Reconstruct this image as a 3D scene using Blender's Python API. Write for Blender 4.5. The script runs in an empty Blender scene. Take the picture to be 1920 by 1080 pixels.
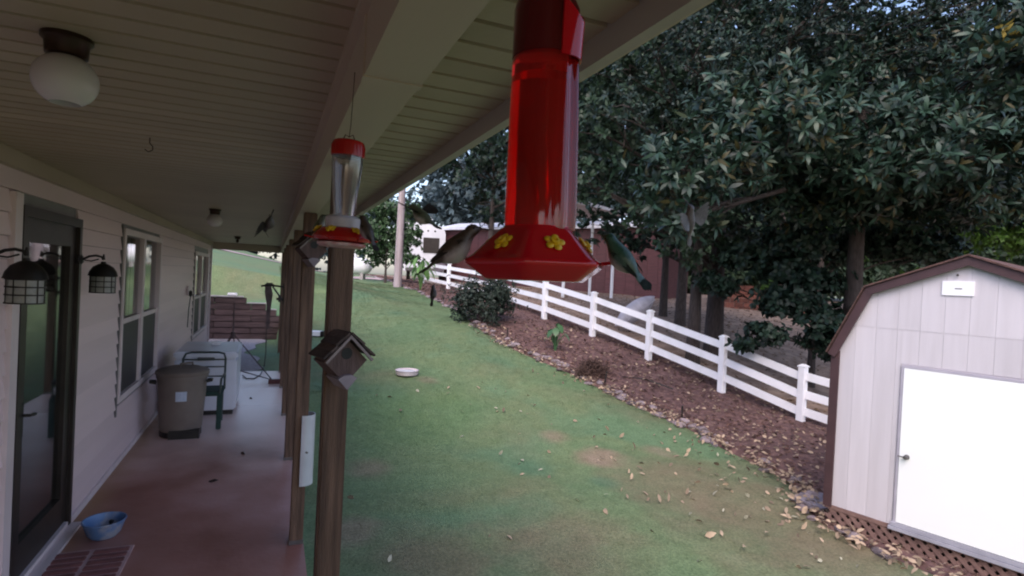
import bpy, bmesh, math, random
import numpy as np
from mathutils import Vector, Matrix, Euler
sc = bpy.context.scene
COL = sc.collection
R = math.radians
random.seed(7); rng = np.random.default_rng(7)

# ------------------------------------------------------------------ camera
CAM_H = 1.94; FPX = 1050.0
YAW, PITCH, ROLL = R(23.2), R(0.68), R(2.86)
F3 = Vector((math.sin(YAW)*math.cos(PITCH), math.cos(YAW)*math.cos(PITCH), -math.sin(PITCH)))
r0 = Vector((math.cos(YAW), -math.sin(YAW), 0)); u0 = r0.cross(F3)
CR = r0*math.cos(ROLL) + u0*math.sin(ROLL)
CU = -r0*math.sin(ROLL) + u0*math.cos(ROLL)
cam = bpy.data.cameras.new('camera'); camo = bpy.data.objects.new('camera', cam); COL.objects.link(camo)
cam.sensor_width = 36; cam.lens = FPX/1920*36; cam.clip_start = .02; cam.clip_end = 600
m = Matrix((CR, CU, -F3)).transposed().to_4x4(); m.translation = (0, 0, CAM_H); camo.matrix_world = m
sc.camera = camo

# ------------------------------------------------------------------ light
SUN_EL, SUN_AZ = R(48), R(215)          # azimuth clockwise from +Y (over the observer's left shoulder)
w = bpy.data.worlds.new('World'); sc.world = w; w.use_nodes = True
nt = w.node_tree; nt.nodes.clear()
sky = nt.nodes.new('ShaderNodeTexSky'); sky.sky_type = 'NISHITA'; sky.sun_disc = False
sky.sun_elevation = SUN_EL; sky.sun_rotation = SUN_AZ; sky.air_density = 1.0; sky.dust_density = 2.2; sky.ozone_density = 1.6
bg = nt.nodes.new('ShaderNodeBackground'); bg.inputs['Strength'].default_value = .15
wo = nt.nodes.new('ShaderNodeOutputWorld')
tint = nt.nodes.new('ShaderNodeMix'); tint.data_type = 'RGBA'; tint.blend_type = 'MULTIPLY'; tint.inputs[0].default_value = 1
tint.inputs[7].default_value = (1.075, .985, .985, 1)          # a faint lavender dusk over the whole sky
nt.links.new(sky.outputs[0], tint.inputs[6]); nt.links.new(tint.outputs[2], bg.inputs[0]); nt.links.new(bg.outputs[0], wo.inputs[0])
sl = bpy.data.lights.new('sun', 'SUN'); sl.energy = .7; sl.angle = R(40); sl.color = (1, .93, .90)
so = bpy.data.objects.new('sun', sl); COL.objects.link(so)
sd = Vector((math.sin(SUN_AZ)*math.cos(SUN_EL), math.cos(SUN_AZ)*math.cos(SUN_EL), math.sin(SUN_EL)))
so.rotation_euler = sd.to_track_quat('Z', 'Y').to_euler()
sc.view_settings.view_transform = 'Standard'; sc.view_settings.look = 'None'
sc.view_settings.exposure = 1.3; sc.view_settings.gamma = 1; sc.view_settings.use_curve_mapping = False
sc.cycles.use_denoising = True; sc.cycles.filter_width = 2.1; sc.cycles.max_bounces = 7; sc.cycles.diffuse_bounces = 4
sc.cycles.transparent_max_bounces = 6; sc.cycles.transmission_bounces = 6
sc.cycles.caustics_reflective = False; sc.cycles.caustics_refractive = False

# ------------------------------------------------------------------ helpers
def ray(px, py):
    return F3*FPX + CR*(px-960) + CU*(540-py)
def at(px, py, zc):                      # the place seen at a pixel, zc metres along the view
    d = ray(px, py); return Vector((0, 0, CAM_H)) + d*(zc/FPX)
def at_x(px, py, X):
    d = ray(px, py); return Vector((0, 0, CAM_H)) + d*(X/d.x)
def sm(a, b, x):
    t = np.clip((x-a)/(b-a), 0, 1); return t*t*(3-2*t)
PX = [-40, 0, 4.5, 7.85, 9.4, 11.3, 12.9, 15.2, 20, 24.6, 30, 45, 60, 200]
PZ = [-1.2, -.78, -.7, -.6, -.27, .13, .48, .84, 1.17, 1.4, 1.6, 1.8, 1.9, 2.2]
QX = [-40, 0, 6, 12, 15, 18, 20, 21, 200]
QZ = [-.35, -.25, -.16, -.1, .1, .8, 1.17, 1.24, 1.24]
def terrain(x, y):
    x = np.asarray(x, float); y = np.asarray(y, float)
    p = sum(np.interp(y+d, PX, PZ) for d in (-.9, -.45, 0, .45, .9))/5
    lat = np.clip(4-x, 0, 16)*(.14+.003*np.clip(y-20, 0, 40))*sm(10, 21, y)
    full = p + lat
    q = np.where(y > 20, full, np.minimum(full, np.interp(y, QX, QZ)))
    k = sm(.5, 4.5, x)
    z = q*(1-k) + full*k
    z = z + (.03*np.sin(x*1.3+.7)*np.sin(y*.9) + .02*np.sin(x*2.7+y*1.9))*sm(1, 3, x)
    pad = (x < .22) & (y < 17.26)
    z = np.where(pad, np.where(y < 11.6, -.3, -.03), z)
    return z
def tz(x, y): return float(terrain(x, y))
def gp(px, py, far=120):                 # the ground point seen at a pixel
    d = ray(px, py).normalized(); o = Vector((0, 0, CAM_H)); t = 1.5
    while t < far:
        p = o + d*t
        if p.z <= tz(p.x, p.y):
            lo, hi = t-.1, t
            for _ in range(14):
                mid = (lo+hi)/2; p = o + d*mid
                if p.z <= tz(p.x, p.y): hi = mid
                else: lo = mid
            p = o + d*hi; return Vector((p.x, p.y, tz(p.x, p.y)))
        t += .1
    p = o + d*far; return Vector((p.x, p.y, tz(p.x, p.y)))

class MB:
    def __init__(s): s.v = []; s.f = []
    def add(s, vs, fs):
        n = len(s.v); s.v += [tuple(q) for q in vs]; s.f += [tuple(i+n for i in q) for q in fs]; return s
    def box(s, c, d, rot=None, taper=1.0):
        h = [q/2 for q in d]; vs = []
        for z in (-1, 1):
            k = taper if z > 0 else 1
            for x, y in ((-1, -1), (1, -1), (1, 1), (-1, 1)):
                q = Vector((x*h[0]*k, y*h[1]*k, z*h[2]))
                if rot is not None: q = rot @ q
                vs.append(q + Vector(c))
        return s.add(vs, [(3, 2, 1, 0), (4, 5, 6, 7), (0, 1, 5, 4), (1, 2, 6, 5), (2, 3, 7, 6), (3, 0, 4, 7)])
    def span(s, a, b): # box between two corners
        a, b = Vector(a), Vector(b); return s.box((a+b)/2, [abs(q) for q in (b-a)])
    def bevbox(s, c, d, b=.01, rot=None):
        bm = bmesh.new(); bmesh.ops.create_cube(bm, size=1)
        bmesh.ops.scale(bm, vec=d, verts=bm.verts)
        bmesh.ops.bevel(bm, geom=bm.edges[:], offset=b, segments=2, affect='EDGES')
        bm.verts.index_update()
        vs = [((rot @ q.co) if rot is not None else q.co.copy()) + Vector(c) for q in bm.verts]
        fs = [[q.index for q in f.verts] for f in bm.faces]; bm.free(); return s.add(vs, fs)
    def beam(s, a, b, wd, ht, up=(0, 0, 1)): # rectangular bar from a to b
        a, b = Vector(a), Vector(b); d = (b-a); L = d.length; d.normalize()
        sx = d.cross(Vector(up)).normalized(); sz = sx.cross(d)
        rot = Matrix((sx, d, sz)).transposed()
        return s.box((a+b)/2, (wd, L, ht), rot)
    def tube(s, pts, r, n=8, cap=True):
        pts = [Vector(p) for p in pts]; rs = r if isinstance(r, (list, tuple)) else [r]*len(pts)
        base = len(s.v); prev = None; vs = []; fs = []
        for i, p in enumerate(pts):
            d = (pts[min(i+1, len(pts)-1)] - pts[max(i-1, 0)]).normalized()
            if prev is None:
                ref = Vector((0, 0, 1)) if abs(d.z) < .9 else Vector((1, 0, 0)); a = d.cross(ref).normalized()
            else: a = (prev - d*prev.dot(d)).normalized()
            prev = a; b = d.cross(a)
            for k in range(n):
                t = 2*math.pi*k/n; vs.append(p + (a*math.cos(t)+b*math.sin(t))*rs[i])
        for i in range(len(pts)-1):
            for k in range(n):
                fs.append((i*n+k, i*n+(k+1) % n, (i+1)*n+(k+1) % n, (i+1)*n+k))
        if cap: fs += [tuple(range(n-1, -1, -1)), tuple(range((len(pts)-1)*n, len(pts)*n))]
        return s.add(vs, fs)
    def lathe(s, prof, n=24, c=(0, 0, 0), rot0=0, cap=True):
        vs = []; fs = []; c = Vector(c)
        for r, z in prof:
            for k in range(n):
                t = 2*math.pi*k/n + rot0; vs.append(c + Vector((r*math.cos(t), r*math.sin(t), z)))
        for i in range(len(prof)-1):
            for k in range(n): fs.append((i*n+k, i*n+(k+1) % n, (i+1)*n+(k+1) % n, (i+1)*n+k))
        if cap:
            fs.append(tuple(range(n-1, -1, -1))); m_ = (len(prof)-1)*n; fs.append(tuple(range(m_, m_+n)))
        return s.add(vs, fs)
    def ball(s, c, r, n=12, rot=None):
        rr = r if isinstance(r, (list, tuple)) else (r, r, r); vs = []; fs = []; h = n//2
        for i in range(h+1):
            p = math.pi*i/h
            for k in range(n):
                t = 2*math.pi*k/n; q = Vector((rr[0]*math.sin(p)*math.cos(t), rr[1]*math.sin(p)*math.sin(t), -rr[2]*math.cos(p)))
                if rot is not None: q = rot @ q
                vs.append(q + Vector(c))
        for i in range(h):
            for k in range(n): fs.append((i*n+k, i*n+(k+1) % n, (i+1)*n+(k+1) % n, (i+1)*n+k))
        return s.add(vs, fs)
    def prism(s, poly, a, b, axis='y'): # 2D polygon extruded from a to b along an axis
        def P(p, t):
            return {'y': (p[0], t, p[1]), 'x': (t, p[0], p[1]), 'z': (p[0], p[1], t)}[axis]
        n = len(poly); vs = [P(p, a) for p in poly] + [P(p, b) for p in poly]
        fs = [tuple(range(n-1, -1, -1)), tuple(range(n, 2*n))] + [(i, (i+1) % n, n+(i+1) % n, n+i) for i in range(n)]
        return s.add(vs, fs)
    def xf(s, M): s.v = [tuple(M @ Vector(q)) for q in s.v]; return s
    def mesh(s, name, smooth=False):
        me = bpy.data.meshes.new(name); me.from_pydata(s.v, [], s.f)
        bm = bmesh.new(); bm.from_mesh(me); bmesh.ops.recalc_face_normals(bm, faces=bm.faces); bm.to_mesh(me); bm.free()
        if smooth:
            me.polygons.foreach_set('use_smooth', [True]*len(me.polygons))
            try: me.set_sharp_from_angle(angle=R(42))
            except Exception: pass
        return me
    def build(s, name, m_, parent=None, smooth=False, loc=None, kind=None, label=None):
        return link(name, s.mesh(name, smooth), m_, parent, loc, kind, label)
def link(name, me, m_=None, parent=None, loc=None, kind=None, label=None):
    o = bpy.data.objects.new(name, me); COL.objects.link(o)
    if m_ is not None and not me.materials: me.materials.append(m_)
    if parent is not None: o.parent = parent
    if loc is not None: o.location = loc
    if kind: o['kind'] = kind
    if label: o['label'] = label
    return o
def thing(name, label, cat, loc=(0, 0, 0), rz=0, group=None):
    o = bpy.data.objects.new(name, None); COL.objects.link(o); o.location = loc; o.rotation_euler = (0, 0, rz)
    o.empty_display_size = .1; return tag(o, label, cat, group)
def tag(o, label, cat, group=None):
    o['label'] = label; o['category'] = cat
    if group: o['group'] = group
    return o
def dup(root, loc=None, rot=None, label=None):
    r = root.copy(); COL.objects.link(r)
    if loc is not None: r.location = loc
    if rot is not None: r.rotation_euler = rot
    if label: r['label'] = label
    for ch in root.children:
        c = ch.copy(); COL.objects.link(c); c.parent = r
        for g in ch.children:
            d = g.copy(); COL.objects.link(d); d.parent = c
    return r
def npmesh(name, V, Fc, smooth=False):   # V (n,3), Fc (m,k)
    me = bpy.data.meshes.new(name); V = np.asarray(V, np.float32); Fc = np.asarray(Fc, np.int32)
    me.vertices.add(len(V)); me.vertices.foreach_set('co', V.ravel())
    k = Fc.shape[1]; me.loops.add(Fc.size); me.loops.foreach_set('vertex_index', Fc.ravel())
    me.polygons.add(len(Fc)); me.polygons.foreach_set('loop_start', np.arange(0, Fc.size, k, dtype=np.int32))
    me.polygons.foreach_set('loop_total', np.full(len(Fc), k, np.int32))
    if smooth: me.polygons.foreach_set('use_smooth', np.ones(len(Fc), bool))
    me.update(calc_edges=True); me.validate(); return me

# ------------------------------------------------------------------ materials
MATS = {}
def mat(name, c1, c2=None, scale=4, rough=.6, bump=0, bscale=None, stretch=(1, 1, 1), metal=0, spec=.5, detail=6,
        lo=.35, hi=.65, trans=0, ior=1.45, third=None, island=0, obj=0, coat=0, ttwo=None, sheen=0):
    if name in MATS: return MATS[name]
    m_ = bpy.data.materials.new(name); m_.use_nodes = True; t = m_.node_tree; N = t.nodes; L = t.links
    b = N['Principled BSDF']; b.inputs['Roughness'].default_value = rough; b.inputs['Metallic'].default_value = metal
    b.inputs['Specular IOR Level'].default_value = spec; b.inputs['IOR'].default_value = ior
    b.inputs['Transmission Weight'].default_value = trans; b.inputs['Coat Weight'].default_value = coat
    if c2 is None: c2 = tuple(q*.82 for q in c1)
    tc = N.new('ShaderNodeTexCoord'); mp = N.new('ShaderNodeMapping'); mp.inputs['Scale'].default_value = stretch
    L.new(tc.outputs['Object'], mp.inputs[0])
    no = N.new('ShaderNodeTexNoise'); no.inputs['Scale'].default_value = scale; no.inputs['Detail'].default_value = detail
    L.new(mp.outputs[0], no.inputs[0])
    if obj:                               # shift the pattern per object so that repeats differ
        oi = N.new('ShaderNodeObjectInfo'); ml = N.new('ShaderNodeVectorMath'); ml.operation = 'SCALE'; ml.inputs[0].default_value = (7, 13, 17)
        L.new(oi.outputs['Random'], ml.inputs['Scale']); L.new(ml.outputs[0], mp.inputs['Location'])
    rp = N.new('ShaderNodeValToRGB'); rp.color_ramp.elements[0].position = lo; rp.color_ramp.elements[1].position = hi
    rp.color_ramp.elements[0].color = (*c1, 1); rp.color_ramp.elements[1].color = (*c2, 1)
    if third:
        e = rp.color_ramp.elements.new((lo+hi)/2); e.color = (*third, 1)
    L.new(no.outputs['Fac'], rp.inputs[0]); out = rp.outputs[0]
    def vary(src, amt, out):
        mr = N.new('ShaderNodeMapRange'); mr.inputs[3].default_value = 1-amt; mr.inputs[4].default_value = 1+amt
        L.new(src, mr.inputs[0]); mx = N.new('ShaderNodeVectorMath'); mx.operation = 'SCALE'
        L.new(out, mx.inputs[0]); L.new(mr.outputs[0], mx.inputs['Scale']); return mx.outputs[0]
    if island:
        ge = N.new('ShaderNodeNewGeometry'); out = vary(ge.outputs['Random Per Island'], island, out)
    if obj:
        out = vary(oi.outputs['Random'], obj, out)
    L.new(out, b.inputs['Base Color'])
    if bump:
        n2 = N.new('ShaderNodeTexNoise'); n2.inputs['Scale'].default_value = bscale or scale*4; n2.inputs['Detail'].default_value = 5
        L.new(mp.outputs[0], n2.inputs[0]); bp = N.new('ShaderNodeBump'); bp.inputs['Strength'].default_value = bump
        bp.inputs['Distance'].default_value = .02
        L.new(n2.outputs['Fac'], bp.inputs['Height']); L.new(bp.outputs[0], b.inputs['Normal'])
    MATS[name] = m_; return m_

def leafmat(name, c, amt=.45, rough=.38, trans=.25, c2=None):
    m_ = bpy.data.materials.new(name); m_.use_nodes = True; t = m_.node_tree; N = t.nodes; L = t.links
    b = N['Principled BSDF']; b.inputs['Roughness'].default_value = rough; b.inputs['Specular IOR Level'].default_value = .32
    ge = N.new('ShaderNodeNewGeometry'); oi = N.new('ShaderNodeObjectInfo')
    ad = N.new('ShaderNodeMath'); ad.operation = 'ADD'; L.new(ge.outputs['Random Per Island'], ad.inputs[0]); L.new(oi.outputs['Random'], ad.inputs[1])
    fr = N.new('ShaderNodeMath'); fr.operation = 'FRACT'; L.new(ad.outputs[0], fr.inputs[0])
    rp = N.new('ShaderNodeValToRGB'); E = rp.color_ramp.elements
    E[0].color = (*[q*(1-amt) for q in c], 1); E[1].position = .86; E[1].color = (*[q*(1+amt) for q in c], 1)
    if c2: e = E.new(.95); e.color = (*c2, 1)
    L.new(fr.outputs[0], rp.inputs[0]); L.new(rp.outputs[0], b.inputs['Base Color'])
    tr = N.new('ShaderNodeBsdfTranslucent'); L.new(rp.outputs[0], tr.inputs[0])
    mx = N.new('ShaderNodeMixShader'); mx.inputs[0].default_value = trans
    L.new(b.outputs[0], mx.inputs[1]); L.new(tr.outputs[0], mx.inputs[2]); L.new(mx.outputs[0], N['Material Output'].inputs[0])
    return m_

M_POST = mat('post_wood', (.165, .098, .066), (.058, .033, .023), 5, .75, .35, 30, (9, 9, .55), lo=.3, hi=.7, obj=.12)
M_SIDING = mat('vinyl_siding', (.80, .635, .645), (.70, .55, .56), 1.6, .45, .08, 60, (1, .15, 1), obj=.05)
M_TRIM = mat('white_trim', (.78, .66, .67), (.68, .57, .58), 3, .5, .05, 50)
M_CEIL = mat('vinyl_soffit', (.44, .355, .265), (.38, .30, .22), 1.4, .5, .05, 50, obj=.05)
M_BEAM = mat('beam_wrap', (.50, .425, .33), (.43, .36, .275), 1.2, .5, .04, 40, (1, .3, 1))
M_DARKFRAME = mat('dark_frame', (.030, .022, .018), (.018, .013, .011), 5, .4, .05, 60)
M_BLACK = mat('black_metal', (.018, .015, .014), (.010, .008, .008), 8, .45, .05, 60)
M_GREYMETAL = mat('grey_metal', (.20, .19, .19), (.12, .11, .11), 8, .45, .05, 60, metal=.6)
M_WHITE = mat('white_vinyl', (.86, .86, .90), (.78, .78, .82), 3, .42, .03, 40, obj=.03)
M_GLOBE = mat('opal_glass', (.62, .58, .60), (.55, .51, .53), 4, .25)
M_BRONZE = mat('bronze', (.05, .022, .012), (.03, .013, .008), 6, .4, .05, 60, metal=.5)
M_CONC = mat('grey_concrete', (.42, .39, .39), (.33, .30, .30), 4, .85, .2, 60)
# ================================================================== terrain
def grid_coords(segs):
    out = [segs[0][0]]
    for a, b, n in segs:
        out += list(np.linspace(a, b, n+1)[1:])
    return np.array(out)
def sheet(name, xs, ys, m_, dz=0, kind='structure', keep=None):
    X, Y = np.meshgrid(xs, ys); Z = terrain(X, Y) + dz
    V = np.stack([X, Y, Z], -1).reshape(-1, 3); nx, ny = len(xs), len(ys)
    i = np.arange((nx-1)*(ny-1)); r_, c_ = i//(nx-1), i % (nx-1); a = r_*nx+c_
    Fc = np.stack([a, a+1, a+nx+1, a+nx], -1)
    return link(name, npmesh(name, V, Fc, True), m_, kind=kind)

def lawn_material():
    m_ = bpy.data.materials.new('lawn_turf'); m_.use_nodes = True; t = m_.node_tree; N, L = t.nodes, t.links
    b = N['Principled BSDF']; b.inputs['Roughness'].default_value = .85; b.inputs['Specular IOR Level'].default_value = .2
    tc = N.new('ShaderNodeTexCoord')
    def noise(s, d=5, st=None):
        n = N.new('ShaderNodeTexNoise'); n.inputs['Scale'].default_value = s; n.inputs['Detail'].default_value = d
        if st:
            mp = N.new('ShaderNodeMapping'); mp.inputs['Scale'].default_value = st; L.new(tc.outputs['Object'], mp.inputs[0]); L.new(mp.outputs[0], n.inputs[0])
        else: L.new(tc.outputs['Object'], n.inputs[0])
        return n.outputs['Fac']
    def ramp(src, els):
        r_ = N.new('ShaderNodeValToRGB'); e = r_.color_ramp.elements
        for i, (p, c) in enumerate(els):
            q = e[i] if i < 2 else e.new(p)
            q.position = p; q.color = (*c, 1)
        L.new(src, r_.inputs[0]); return r_.outputs[0]
    def mix(f, a, c, mode='MIX'):
        x = N.new('ShaderNodeMix'); x.data_type = 'RGBA'; x.blend_type = mode
        if isinstance(f, float): x.inputs[0].default_value = f
        else: L.new(f, x.inputs[0])
        L.new(a, x.inputs[6]); L.new(c, x.inputs[7]); return x.outputs[2]
    green = ramp(noise(.55), [(.35, (.127, .195, .098)), (.62, (.120, .195, .106)), (.5, (.142, .195, .098))])
    dry = ramp(noise(2.2), [(.3, (.20, .165, .105)), (.7, (.155, .155, .09))])
    c = mix(ramp(noise(.5, 5), [(.52, (0, 0, 0)), (.70, (.45, .45, .45))]), green, dry)
    geo = N.new('ShaderNodeNewGeometry')
    def patch(px, py, r_, amt, src):      # a worn place in the turf round a point on the ground
        p_ = gp(px, py); v_ = N.new('ShaderNodeVectorMath'); v_.operation = 'DISTANCE'; v_.inputs[1].default_value = p_
        L.new(geo.outputs['Position'], v_.inputs[0]); ad = N.new('ShaderNodeMath'); ad.operation = 'MULTIPLY_ADD'; L.new(noise(1.6, 5), ad.inputs[0]); ad.inputs[1].default_value = r_*1.3; L.new(v_.outputs['Value'], ad.inputs[2])
        mr = N.new('ShaderNodeMapRange'); mr.interpolation_type = 'SMOOTHSTEP'; mr.inputs[1].default_value = r_*.9; mr.inputs[2].default_value = r_*1.9; mr.inputs[3].default_value = amt; mr.inputs[4].default_value = 0
        L.new(ad.outputs[0], mr.inputs[0]); return mix(mr.outputs[0], c, src)
    tan = ramp(noise(3), [(.3, (.27, .205, .155)), (.7, (.22, .175, .12))]); teal = ramp(noise(2), [(.3, (.062, .165, .098)), (.7, (.075, .155, .10))])
    olive = ramp(noise(2), [(.3, (.16, .155, .095)), (.7, (.175, .145, .095))]); lime = ramp(noise(1), [(.3, (.115, .185, .075)), (.7, (.10, .18, .085))])
    c = patch(760, 780, 1.6, .7, lime); c = patch(1420, 960, 1.8, .85, olive); c = patch(1250, 900, 1.1, .75, olive); c = patch(1050, 1020, .9, .8, olive); c = patch(800, 1040, .7, .8, olive); c = patch(1600, 1040, 1.2, .8, olive)
    c = patch(1000, 880, .34, .35, teal); c = patch(1130, 905, .26, .45, teal); c = patch(1130, 860, .42, .9, tan); c = patch(1040, 820, .30, .7, tan); c = patch(1230, 845, .3, .6, tan); c = patch(800, 712, .25, .5, tan)
    c = patch(690, 880, .35, .6, tan); c = patch(660, 1000, .35, .7, tan)
    fine = ramp(noise(38, 4), [(.3, (.76, .77, .76)), (.7, (1.24, 1.23, 1.2))])
    c = mix(1.0, c, fine, 'MULTIPLY')
    mott = ramp(noise(5, 6), [(.3, (.88, .9, .88)), (.7, (1.1, 1.08, 1.1))])
    c = mix(1.0, c, mott, 'MULTIPLY')
    L.new(c, b.inputs['Base Color'])
    bp = N.new('ShaderNodeBump'); bp.inputs['Strength'].default_value = .3; bp.inputs['Distance'].default_value = .03
    L.new(noise(70, 4), bp.inputs['Height']); L.new(bp.outputs[0], b.inputs['Normal'])
    return m_
M_LAWN = lawn_material()
M_MULCH = mat('pine_mulch', (.085, .046, .040), (.22, .13, .108), 9, .95, .8, 45, lo=.3, hi=.72, detail=9, third=(.125, .070, .068))
M_DIRT = mat('leafy_dirt', (.16, .11, .085), (.34, .25, .195), 3.0, .95, .6, 30, lo=.3, hi=.7, detail=9)
M_GRAVEL = mat('pale_gravel', (.26, .23, .24), (.46, .42, .44), 38, .95, .9, 60, lo=.35, hi=.65, detail=4)
xs = grid_coords([(-60, -16, 20), (-16, -2, 30), (-2, .18, 10), (.18, .26, 1), (.26, 12, 70), (12, 30, 40), (30, 140, 30)])
ys = grid_coords([(-12, 0, 24), (0, 17.24, 110), (17.24, 17.3, 1), (17.3, 32, 60), (32, 60, 40), (60, 190, 30)])
sheet('lawn', xs, ys, M_LAWN)

# boundary between lawn and mulch bed, read where the stone edging lies on the ground
EDGE_PX = [(664, 514), (700, 519), (740, 532), (790, 549), (840, 575), (900, 619), (960, 654), (1030, 684), (1080, 705), (1130, 732), (1180, 758), (1240, 780),
           (1290, 803), (1350, 838), (1420, 872), (1490, 908), (1545, 945)]
EDGE = [gp(*q) for q in EDGE_PX]
EDGE[-1] = Vector((6.0, 4.72, 0))
EDGE = [Vector((6.25, 1.2, 0)), Vector((6.12, 2.5, 0)), Vector((6.05, 3.7, 0))] + EDGE[::-1]
FENCE = [at(1690, 870, 9.7), at(1500, 803, 10.95), at(1352, 735, 12.2), at(1215, 677, 13.7), at(1110, 634, 15.1), at(1020, 600, 17.0), at(932, 570, 20.8), at(840, 545, 25.5), at(792, 530, 29)]
ex = np.array([p.x for p in EDGE]); ey = np.array([p.y for p in EDGE])
for i in range(1, len(ey)): ey[i] = max(ey[i], ey[i-1]+.05)
def edge_x(y):
    return sum(np.interp(np.asarray(y, float)+d, ey, ex) for d in (-.3, 0, .3))/3
fx = np.array([p.x for p in FENCE]); fy = np.array([p.y for p in FENCE])
def fence_x(y): return np.interp(y, fy, fx)
# mulch bed: sheet from the edging to just past the fence; beyond it the leafy dirt of the neighbour's yard
def strip(name, m_, f0, f1, y0, y1, ny, nx, dz, power=1):
    Y = np.linspace(y0, y1, ny); V = []
    for y in Y:
        a, b = float(f0(y)), float(f1(y))
        for k in range(nx):
            x = a+(b-a)*(k/(nx-1))**power; V.append((x, y, 0))
    V = np.array(V); edge_drop = np.tile(np.where(np.arange(nx) == 0, -.06, 0), ny)
    V[:, 2] = terrain(V[:, 0], V[:, 1]) + dz + edge_drop + .012*np.sin(V[:, 0]*5.1)*np.sin(V[:, 1]*4.3)
    i = np.arange((nx-1)*(ny-1)); r_, c_ = i//(nx-1), i % (nx-1); a = r_*nx+c_
    return link(name, npmesh(name, V, np.stack([a, a+1, a+nx+1, a+nx], -1), True), m_, kind='structure')
BED_END = float(ey[-1])
strip('mulch_bed', M_MULCH, lambda y: edge_x(y)-.02, lambda y: fence_x(y)+.75 + .25*math.sin(y*1.7), 1.0, BED_END, 260, 34, .055)
strip('leafy_ground', M_DIRT, lambda y: fence_x(y)+.3, lambda y: 60, -6, 62, 220, 90, .038, 2)
# gravel pad between the porch end and the timber wall
gv = MB(); pts = []
for i in range(20):
    t = i/19; pts.append((-.30 + .16*math.sin(t*9) + .1*math.sin(t*23), 11.62+5.6*t))
gv.prism([(-6.5, 11.62)] + pts + [(-6.5, 17.22)], -.04, -.012, 'z')
gv.build('gravel', M_GRAVEL, kind='structure')
drive = sheet('driveway', np.linspace(-3, 9, 40), np.linspace(33, 36.5, 14), mat('pink_gravel', (.34, .25, .25), (.46, .36, .36), 9, .95, .4), .03)

# ================================================================== house
XW = -1.31; YE = 14.5; ZC = 2.50
house = thing('house', 'low house with pale lap siding, dark storm door and a long covered porch', 'house')
def floor_material(base):
    t = base.node_tree; N, L = t.nodes, t.links; b = N['Principled BSDF']; src = b.inputs['Base Color'].links[0].from_socket
    tc = N.new('ShaderNodeTexCoord'); sp_ = N.new('ShaderNodeSeparateXYZ'); L.new(tc.outputs['Object'], sp_.inputs[0])
    def mixc(fac, a_, col):
        x = N.new('ShaderNodeMix'); x.data_type = 'RGBA'; L.new(fac, x.inputs[0]); L.new(a_, x.inputs[6]); x.inputs[7].default_value = (*col, 1); return x.outputs[2]
    def band(sock, lo, hi, nz, nsc, amt=1):
        n = N.new('ShaderNodeTexNoise'); n.inputs['Scale'].default_value = nsc; n.inputs['Detail'].default_value = 7; L.new(tc.outputs['Object'], n.inputs[0])
        ad = N.new('ShaderNodeMath'); ad.operation = 'MULTIPLY_ADD'; L.new(n.outputs['Fac'], ad.inputs[0]); ad.inputs[1].default_value = nz; L.new(sock, ad.inputs[2])
        mr = N.new('ShaderNodeMapRange'); mr.interpolation_type = 'SMOOTHSTEP'; mr.inputs[1].default_value = lo+nz/2; mr.inputs[2].default_value = hi+nz/2; mr.inputs[4].default_value = amt; L.new(ad.outputs[0], mr.inputs[0]); return mr.outputs[0]
    c = mixc(band(sp_.outputs['Y'], 5.2, 8.6, 1.6, 1.3, .95), src, (.82, .62, .55))          # sky glare at the open end, painted in as a pale fade
    c = mixc(band(sp_.outputs['X'], -1.02, -1.34, .22, 3.0, .8), c, (.30, .155, .055))          # rusty stain along the wall
    c = mixc(band(sp_.outputs['Y'], 4.2, 2.9, 1.0, 1.1, .6), c, (.27, .12, .05))
    n = N.new('ShaderNodeTexNoise'); n.inputs['Scale'].default_value = 2.6; n.inputs['Detail'].default_value = 9; n.inputs['Roughness'].default_value = .7; L.new(tc.outputs['Object'], n.inputs[0])
    mr = N.new('ShaderNodeMapRange'); mr.inputs[1].default_value = .66; mr.inputs[2].default_value = .74; mr.inputs[4].default_value = .55; L.new(n.outputs['Fac'], mr.inputs[0])
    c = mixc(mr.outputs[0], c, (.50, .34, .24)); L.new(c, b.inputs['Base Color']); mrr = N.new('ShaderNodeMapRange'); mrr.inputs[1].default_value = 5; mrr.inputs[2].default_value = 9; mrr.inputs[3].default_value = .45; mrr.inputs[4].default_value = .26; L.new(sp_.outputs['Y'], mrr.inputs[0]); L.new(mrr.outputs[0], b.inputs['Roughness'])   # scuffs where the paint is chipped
    return base
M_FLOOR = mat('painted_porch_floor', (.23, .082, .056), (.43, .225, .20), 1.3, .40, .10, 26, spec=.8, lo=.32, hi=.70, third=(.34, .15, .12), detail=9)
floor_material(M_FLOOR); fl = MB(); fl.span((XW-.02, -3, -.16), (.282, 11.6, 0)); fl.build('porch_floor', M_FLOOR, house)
# floor front edge strip of bare concrete along the wall
MB().span((XW+.0, -3, .0), (XW+.03, 11.6, .05)).build('sill_strip', M_TRIM, house)
# wall core behind the siding with openings left for door and windows
OPEN = [(3.93, 4.97, 0, 2.23, 'door'), (6.28, 8.2, .60, 2.26, 'window'), (11.6, 13.85, .60, 2.2, 'window')]
core = MB(); M_CORE = mat('wall_sheathing', (.25, .24, .24))
yy = -3
for a, b, z0, z1, k in OPEN:
    core.span((XW-.14, yy, -.3), (XW-.012, a, 2.6)); core.span((XW-.14, a, z1), (XW-.012, b, 2.6))
    core.span((XW-.14, a, -.3), (XW-.012, b, z0)); yy = b
core.span((XW-.14, yy, -.3), (XW-.012, YE, 2.6))
wall = core.build('wall', M_CORE, house)
LAP = .125
def course(y0, y1, z):
    # one clapboard: bottom edge stands proud, top tucked in
    q = MB(); g = .0015; b = XW+.014; t = XW-.003
    q.prism([(XW-.012, z+g), (b, z+g), (b-.002, z+.012), (t, z+LAP-g), (XW-.012, z+LAP-g)], y0, y1, 'y')
    return q
z = .05
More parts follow.
